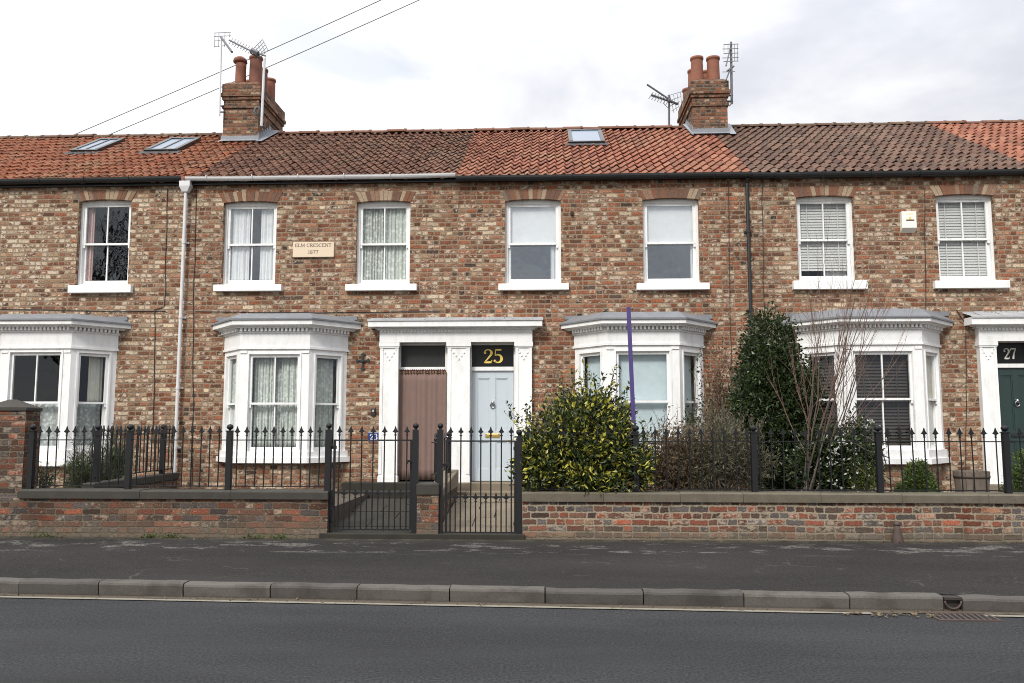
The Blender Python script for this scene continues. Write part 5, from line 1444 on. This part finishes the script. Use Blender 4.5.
shrub('conifer_shrub','small yellow-green bushy plant at the foot of the bare twigs','shrub',(PX(858,485,11.9),11.9,gz),
  [ell(846,872,460,496,11.9,.25)],2600,110,.05,.04,.016,'leaf_yellow',18,up=.6,group=G,zmin=.66,shell=.3)
G_='clipped box plants'
def cone(px0,px1,py0,py1,Y,k=4):
    out=[]
    for i in range(k):
        a=i/k; b=(i+1.6)/k; w=(px1-px0)/2*(1-.95*a); c=(px0+px1)/2
        out.append(ell(c-w,c+w,py1-(py1-py0)*min(1,b),py1-(py1-py0)*a,Y,(px1-px0)/2/68*(1-.6*a)))
    return out
shrub('box_plant','small clipped cone of box behind the railing in front of the right-hand bay','shrub',(PX(917,485,12.0),12.0,gz),cone(896,940,463,500,12.0,6),7500,380,.03,.036,.02,'leaf_box',19,up=.5,group=G_,zmin=.62,shell=.55)
shrub('box_plant','bushy green box plant in front of the dark green door at the right edge','shrub',(PX(1027,485,12.0),12.0,gz),cone(1004,1052,450,500,12.0,6),8000,380,.03,.036,.02,'leaf_box',20,up=.5,group=G_,zmin=.62,shell=.55)
shrub('rosemary_bush','upright grey-green rosemary bush behind the left railing, the larger of two','shrub',(PX(113,480,13.2),13.2,gz),
  [ell(98,127,445,492,13.2,.35),ell(104,122,440,482,13.2,.25)],4200,190,.05,.065,.013,'leaf_rose',21,up=1.1,shoots=30,shootlen=.3,group=G,zmin=.6,shell=.2)
shrub('rosemary_bush','smaller grey-green rosemary bush left of the larger one, under the leftmost bay','shrub',(PX(83,480,13.3),13.3,gz),
  [ell(70,96,452,492,13.3,.3)],2600,120,.05,.065,.013,'leaf_rose',22,up=1.1,shoots=22,shootlen=.3,group=G,zmin=.6,shell=.2)
shrub('low_plant','low tuft of dark leaves beside the brick pier at the left','plant',(PX(44,485,12.2),12.2,gz),[ell(36,54,466,492,12.2,.2)],420,26,.05,.06,.016,'leaf_rose',23,up=.8,group=G,zmin=.6,shell=.2)
# weeds along the wall foot
for k,(px,py,w,l) in enumerate(((44,538,16,'low green weeds at the wall foot below the brick pier'),(172,536,13,'clump of green weeds at the wall foot midway along the left wall'),(254,536,15,'largest clump of green weeds at the wall foot left of the gates'),(277,538,12,'small green weeds at the wall foot nearest the left gate post'),(148,538,10,'sparse flat weeds at the wall foot below the white downpipe'))):
    X,_=P(px,py,YW-.07); rng=np.random.default_rng(60+k)
    t=thing('weed',l,'weed',(X,YW-.06,.21),'weeds at the wall foot')
    n=70; p=np.stack([X+rng.normal(size=n)*w/150,YW-.07+rng.normal(size=n)*.02,.205+abs(rng.normal(size=n))*.025],1); p[:,1]=np.minimum(p[:,1],YW-.005)
    d=([],[]); leaves(d,p,.05,.014,rng,None,.8); foliage('leaves',t,d,M['weed'])
rng=np.random.default_rng(77); n=420
p=np.stack([rng.uniform(-9,8,n),YW-.03-abs(rng.normal(size=n))*.10,np.full(n,.219)],1)
k=~((p[:,0]>GX0-.1)&(p[:,0]<HX1+.1)); p=p[k]; p[:,2]-=(YW-p[:,1])*.03
d=([],[]); leaves(d,p,.030,.018,rng,None,.0,jit=.6); m=MB(); m.v,m.f=d; m.m=[0]*len(m.f); props(m.build('wall_foot_litter',M['leaf_dry']),kind='stuff')
n=260; p=np.stack([rng.uniform(-7,7,n),np.zeros(n),np.full(n,.012)],1); p[:,1]=[kY(a)-.04-abs(b)*.05 for a,b in zip(p[:,0],rng.normal(size=n))]
d=([],[]); leaves(d,p,.026,.016,rng,None,.0,jit=.6); m=MB(); m.v,m.f=d; m.m=[0]*len(m.f); props(m.build('gutter_litter',M['leaf_dry']),kind='stuff')
# small growth at the foot of the right wall and soil plants on garden ground
rng=np.random.default_rng(5); n=1500
p=np.stack([rng.uniform(-12,9,n),rng.uniform(YW+.4,YF-.3,n),np.full(n,.6)],1); k=(p[:,0]<GX0-.15)|(p[:,0]>HX1+.15); k&=~((p[:,0]>-6.9)&(p[:,0]<-3.0)&(rng.uniform(size=n)>.35))
d=([],[]); leaves(d,p[k],.07,.02,rng,None,.6); m=MB(); m.v,m.f=d; m.m=[0]*len(m.f); props(m.build('ground_cover',M['leaf_rose']),kind='stuff')

# bare twiggy shrub
def bare(name,label,cat,base,stems,mat,seed,r0=.016,group=None,depth=3,fork=(2,4),spread=.34):
    rnd=random.Random(seed); t=thing(name,label,cat,base,group)
    trunk=MB(); tw=MB()
    def grow(p,d,l,r,k,mb):
        n=6; pts=[p]; rr=[r]; q=p.copy(); dd=d.copy()
        for i in range(n):
            dd=(dd+Vector((rnd.gauss(0,.07),rnd.gauss(0,.07),rnd.gauss(0,.04)+.03))).normalized()
            q=q+dd*(l/n); pts.append(q.copy()); rr.append(r*(1-.62*(i+1)/n))
        mb.tube(pts,rr,5 if k>=2 else 4)
        if k==0: return
        for j in range(rnd.randint(*fork)):
            i=rnd.randint(2,n-1); b=pts[i]
            nd=(dd+Vector((rnd.gauss(0,spread),rnd.gauss(0,spread*.8),rnd.uniform(-.05,.4)))).normalized()
            grow(b,nd,l*rnd.uniform(.38,.62),rr[i]*.62,k-1,tw)
    for (tx,ty,tz,f) in stems:
        p=Vector(base)+Vector((rnd.gauss(0,.05),rnd.gauss(0,.05),0)); d=Vector((tx,ty,tz))-p
        grow(p,d.normalized(),d.length*f,r0*rnd.uniform(.7,1.2),depth,trunk)
    trunk.build('trunk',M['bark'],t); tw.build('twigs',M[mat],t)
    return t
b=at(806,491,11.75)
bare('bare_shrub','tall leafless shrub with thin upright pinkish twigs in front of the right-hand bay','shrub',(b[0],11.75,gz),
  [at(806,322,12.0)+(1,),at(820,296,12.0)+(1,),at(832,292,12.1)+(1,),at(845,296,12.1)+(1,),at(856,310,12.0)+(1,),at(876,345,12.1)+(1,),at(800,352,11.9)+(1,),at(890,378,12.2)+(1,),at(838,340,12.2)+(1,)],'twig',31,.0135,G,2,(3,6))
bare('street_tree','bare tree across the road, reflected in the dark upstairs window of the leftmost house','tree',(-19.0,-4.5,0),[(-19.6,-4.8,9.5,1.),(-18.2,-4.2,9.0,1.),(-20.4,-4.0,8.0,1.),(-17.4,-5.2,7.6,1.),(-19.0,-4.4,10.5,1.)],'bark',41,.17,None,3,(4,7),spread=.5)
# arching canes by the railing
m=MB()
for a,c,e in (((848,440),(866,450),(890,458)),((850,462),(868,476),(892,485)),((860,434),(880,445),(888,470))):
    q=[at(*a,11.8),at(*c,11.7),at(*e,11.75)]; m.tube([Vector(q[0]),Vector(q[0]).lerp(Vector(q[1]),.5)+Vector((0,0,.01)),Vector(q[1]),Vector(q[1]).lerp(Vector(q[2]),.5),Vector(q[2])],.008,5)
props(m.build('bramble_cane',M['bark']),'dark arching bramble canes leaning on the railing post before the right-hand bay','plant')

# ------------------------------------------------------------------ aerials and overhead wires
def V(px,py,Y): return Vector(at(px,py,Y))
ya=17.5
t=thing('tv_aerial','tall thin tv aerial on the left side of the left chimney','aerial',tuple(V(220,116,ya)),'rooftop tv aerials')
m=MB(); m.tube([V(219.5,116,ya),V(221.5,36,ya)],.022,6); m.build('mast',M['pipe_steel'],t)
m=MB(); 
for py in (106,112): m.tube([V(219.7,py,ya),V(226,py,ya+.14)],.018,5)
m.build('bracket',M['alum_dark'],t)
m=MB(); m.tube([V(221,37,ya),V(232,52,ya-.5)],.026,6); m.build('boom',M['alum_dark'],t)
m=MB()
for (py) in (33,36.5,41,46.5): m.tube([V(214,py,ya+.15),V(231 if py<38 else 225,py-.8,ya+.1)],.008,4)
for (px) in (215,219,225,230): m.tube([V(px,33,ya+.12),V(px-.5,47 if px<226 else 37,ya+.14)],.007,4)
m.build('reflector',M['alum'],t)
y2=17.45
t=thing('tv_aerial','tv aerial on a pale pole at the right front corner of the left chimney','aerial',tuple(V(261.5,126,y2)),'rooftop tv aerials')
m=MB(); m.tube([V(261.5,126,y2),V(264.5,58,y2)],.030,8); m.build('mast',M['pipe_steel'],t)
m=MB(); m.tube([V(229,40,y2),V(254,52.5,y2),V(266,56,y2)],.018,6); m.build('boom',M['alum'],t)
m=MB()
for k in range(8):
    f=k/8; px=231+22*f; py=41+10.5*f
    m.tube([V(px-2.2,py+3.2,y2),V(px+2.2,py-3.2,y2)],.007,4); m.tube([V(px+2.6,py+3.6,y2-.1),V(px-1,py-1.5,y2+.1)],.007,4)
m.build('directors',M['alum'],t)
m=MB(); m.tube([V(251.5,51,y2),V(258,54,y2)],.07,6); m.build('dipole_box',M['alum_dark'],t)
m=MB()
for k in range(5):
    f=k/4; m.tube([V(253+9.5*f,49-9.5*f,y2+.05),V(258+10*f,60-10*f,y2+.05)],.009,4)
for k in range(5):
    f=k/4; m.tube([V(253+5*f,49+11*f,y2+.05),V(262.5+5.5*f,39.5+10.5*f,y2+.05)],.009,4)
m.build('reflector',M['alum'],t)
m=MB(); c=V(257.3,111,17.50); m.tube([c+Vector((.075*math.cos(R(30*k)),0,.10*math.sin(R(30*k)))) for k in range(13)],.016,6)
m.tube([c+Vector((.05*math.cos(R(30*k)),-.02,.075*math.sin(R(30*k)))) for k in range(13)],.012,6); m.build('cable_coil',M['alum_dark'],t)
y3=18.9
t=thing('tv_aerial','tv aerial with a slanting boom of short rods, left of the right chimney','aerial',tuple(V(669,126,y3)),'rooftop tv aerials')
m=MB(); m.tube([V(669,127,y3),V(669,95,y3)],.026,6); m.build('mast',M['alum_dark'],t)
m=MB(); m.tube([V(647,84.5,y3),V(677,104.5,y3)],.022,6); m.tube([V(651,95,y3-.1),V(678,104,y3)],.028,6); m.build('boom',M['alum_dark'],t)
m=MB()
for k in range(7):
    f=k/6; px=651+17*f; py=95.5+6*f; m.tube([V(px-2.3,py+3.4,y3-.1),V(px+2.3,py-3.4,y3-.1)],.010,4)
m.build('directors',M['alum_dark'],t)
m=MB()
for k in range(4): m.tube([V(670+3.5*k,96-1.2*k,y3),V(674+2.6*k,113-2.5*k,y3)],.007,4)
for k in range(4): m.tube([V(667+1.5*k,96+5*k,y3),V(682-1*k,91.5+5*k,y3)],.007,4)
m.tube([V(665,99,y3),V(664,104,y3),V(668,108,y3),V(673,104,y3)],.008,4)
m.build('reflector',M['alum'],t)
y4=17.75
t=thing('tv_aerial','upright tv aerial with short crossbars bracketed to the right side of the right chimney','aerial',tuple(V(731.5,105,y4)),'rooftop tv aerials')
m=MB(); m.tube([V(731.8,104,y4),V(731,42,y4)],.026,6); m.build('mast',M['alum_dark'],t)
m=MB(); 
for py in (95.5,101.5): m.tube([V(726,py,y4),V(733,py,y4)],.024,5)
m.tube([V(731.5,102,y4),V(730,106,y4),V(727.5,103,y4)],.012,5); m.build('bracket',M['alum_dark'],t)
m=MB(); m.tube([V(730.5,47,y4),V(726,66,y4-.4)],.016,5); m.tube([V(731,67,y4),V(726,80,y4-.3)],.016,5); m.tube([V(727,71,y4),V(734,66,y4)],.022,5); m.build('boom',M['alum_dark'],t)
m=MB()
for k,py in enumerate((44.5,49,53.5,58,61.5,72)):
    m=MB(); m.tube([V(722.5 if k%2 else 723.5,py,y4-.05),V(738.5 if k!=5 else 735,py-.5,y4-.05)],.009,4); m.build('crossbar',M['alum'],t)
for px in (724,728,734.5,737.5):
    m=MB(); m.tube([V(px,44,y4-.05),V(px,52 if px<730 else 61,y4-.05)],.007,4); m.build('rod',M['alum'],t)
for k,((xa,ya_),(xb,yb_),l) in enumerate((((66,138.2),(560,-82.8),'upper of two overhead wires crossing the sky behind the left chimney'),((100,138.6),(600,-82.8),'lower of two overhead wires crossing the sky behind the left chimney'))):
    a=V(xa,ya_,25.5); b=V(xb,yb_,21.5); n=24
    m=MB(); m.tube([a.lerp(b,i/n)-Vector((0,0,.10*math.sin(math.pi*i/n))) for i in range(n+1)],.0135,5); props(m.build('overhead_wire',M['wire']),l,'cable','overhead wires')

# ------------------------------------------------------------------ light, sky, camera
SUN_EL,SUN_AZ=R(41),R(203)     # azimuth clockwise from +Y: behind the camera, a little to the left
w=bpy.data.worlds.new('World'); SC.world=w; w.use_nodes=True
t=w.node_tree; t.nodes.clear()
g=NT.__new__(NT); g.t=t
out=t.nodes.new('ShaderNodeOutputWorld')
sky=g.n('ShaderNodeTexSky',sky_type='NISHITA'); sky.sun_disc=False; sky.sun_elevation=SUN_EL; sky.sun_rotation=SUN_AZ; sky.air_density=1; sky.dust_density=2; sky.ozone_density=1
b1=g.n('ShaderNodeBackground'); t.links.new(sky.outputs[0],b1.inputs[0]); b1.inputs[1].default_value=.11
d=g.n('ShaderNodeTexCoord').outputs['Generated']
x,y,z=g.sep(d)
zc=g.m('MAXIMUM',z,0.0)
pr=g.vm('DIVIDE',d,g.comb(*[g.m('ADD',zc,.22)]*3))
n1=g.noise(g.vm('ADD',pr,(3.1,1.7,0)),1.05,5,.55,.3); n2=g.noise(g.vm('ADD',pr,(8.1,2.2,0)),3.1,5,.6,.2)
nn=g.m('ADD',g.m('MULTIPLY',n1,.7),g.m('MULTIPLY',n2,.3))
# overcast dome: brighter towards the zenith, thicker (greyer) cloud to the right
lum=g.m('ADD',.56,g.m('MULTIPLY',g.m('POWER',zc,3),1.75))
thick=g.step(g.m('ADD',g.m('MULTIPLY',g.m('SUBTRACT',nn,.5),2.2),g.m('MULTIPLY',x,.85)),-.16,.42)
cc=g.mix(thick,(1.28,1.28,1.28),(.80,.825,.90))
col=g.vm('MULTIPLY',cc,g.comb(lum,lum,lum))
b2=g.n('ShaderNodeBackground'); g.put(b2.inputs[0],col); b2.inputs[1].default_value=1.0
gapn=g.noise(g.vm('ADD',pr,(1.3,5.2,0)),1.7,5,.55,.4)
mask=g.m('SUBTRACT',1,g.step(gapn,.50,.68,0,.34))
mx=g.n('ShaderNodeMixShader'); g.put(mx.inputs[0],mask); t.links.new(b1.outputs[0],mx.inputs[1]); t.links.new(b2.outputs[0],mx.inputs[2])
t.links.new(mx.outputs[0],out.inputs[0])
sl=bpy.data.lights.new('sun','SUN'); sl.energy=1.9; sl.angle=R(13); sl.color=(1,.965,.91)
so=bpy.data.objects.new('sun',sl); COL.objects.link(so)
sd=Vector((math.sin(SUN_AZ)*math.cos(SUN_EL),math.cos(SUN_AZ)*math.cos(SUN_EL),math.sin(SUN_EL)))
so.rotation_euler=(-sd).to_track_quat('-Z','Y').to_euler(); so.location=sd*40
cam=bpy.data.cameras.new('camera'); cam.sensor_width=36; cam.lens=FPX/1024*36; cam.clip_start=.1; cam.clip_end=1500
co=bpy.data.objects.new('camera',cam); COL.objects.link(co); co.location=(0,0,CAMZ)
co.rotation_euler=(math.pi/2+PITCH,0,YAW); SC.camera=co
vs=SC.view_settings; vs.view_transform='Standard'; vs.look='None'; vs.exposure=.55; vs.gamma=1; vs.use_curve_mapping=False
SC.cycles.max_bounces=6; SC.cycles.transparent_max_bounces=12; SC.cycles.diffuse_bounces=3
SC.cycles.use_denoising=True; SC.cycles.denoiser='OPENIMAGEDENOISE'; SC.cycles.denoising_input_passes='RGB_ALBEDO_NORMAL'; SC.cycles.denoising_prefilter='NONE'; SC.cycles.filter_width=1.0
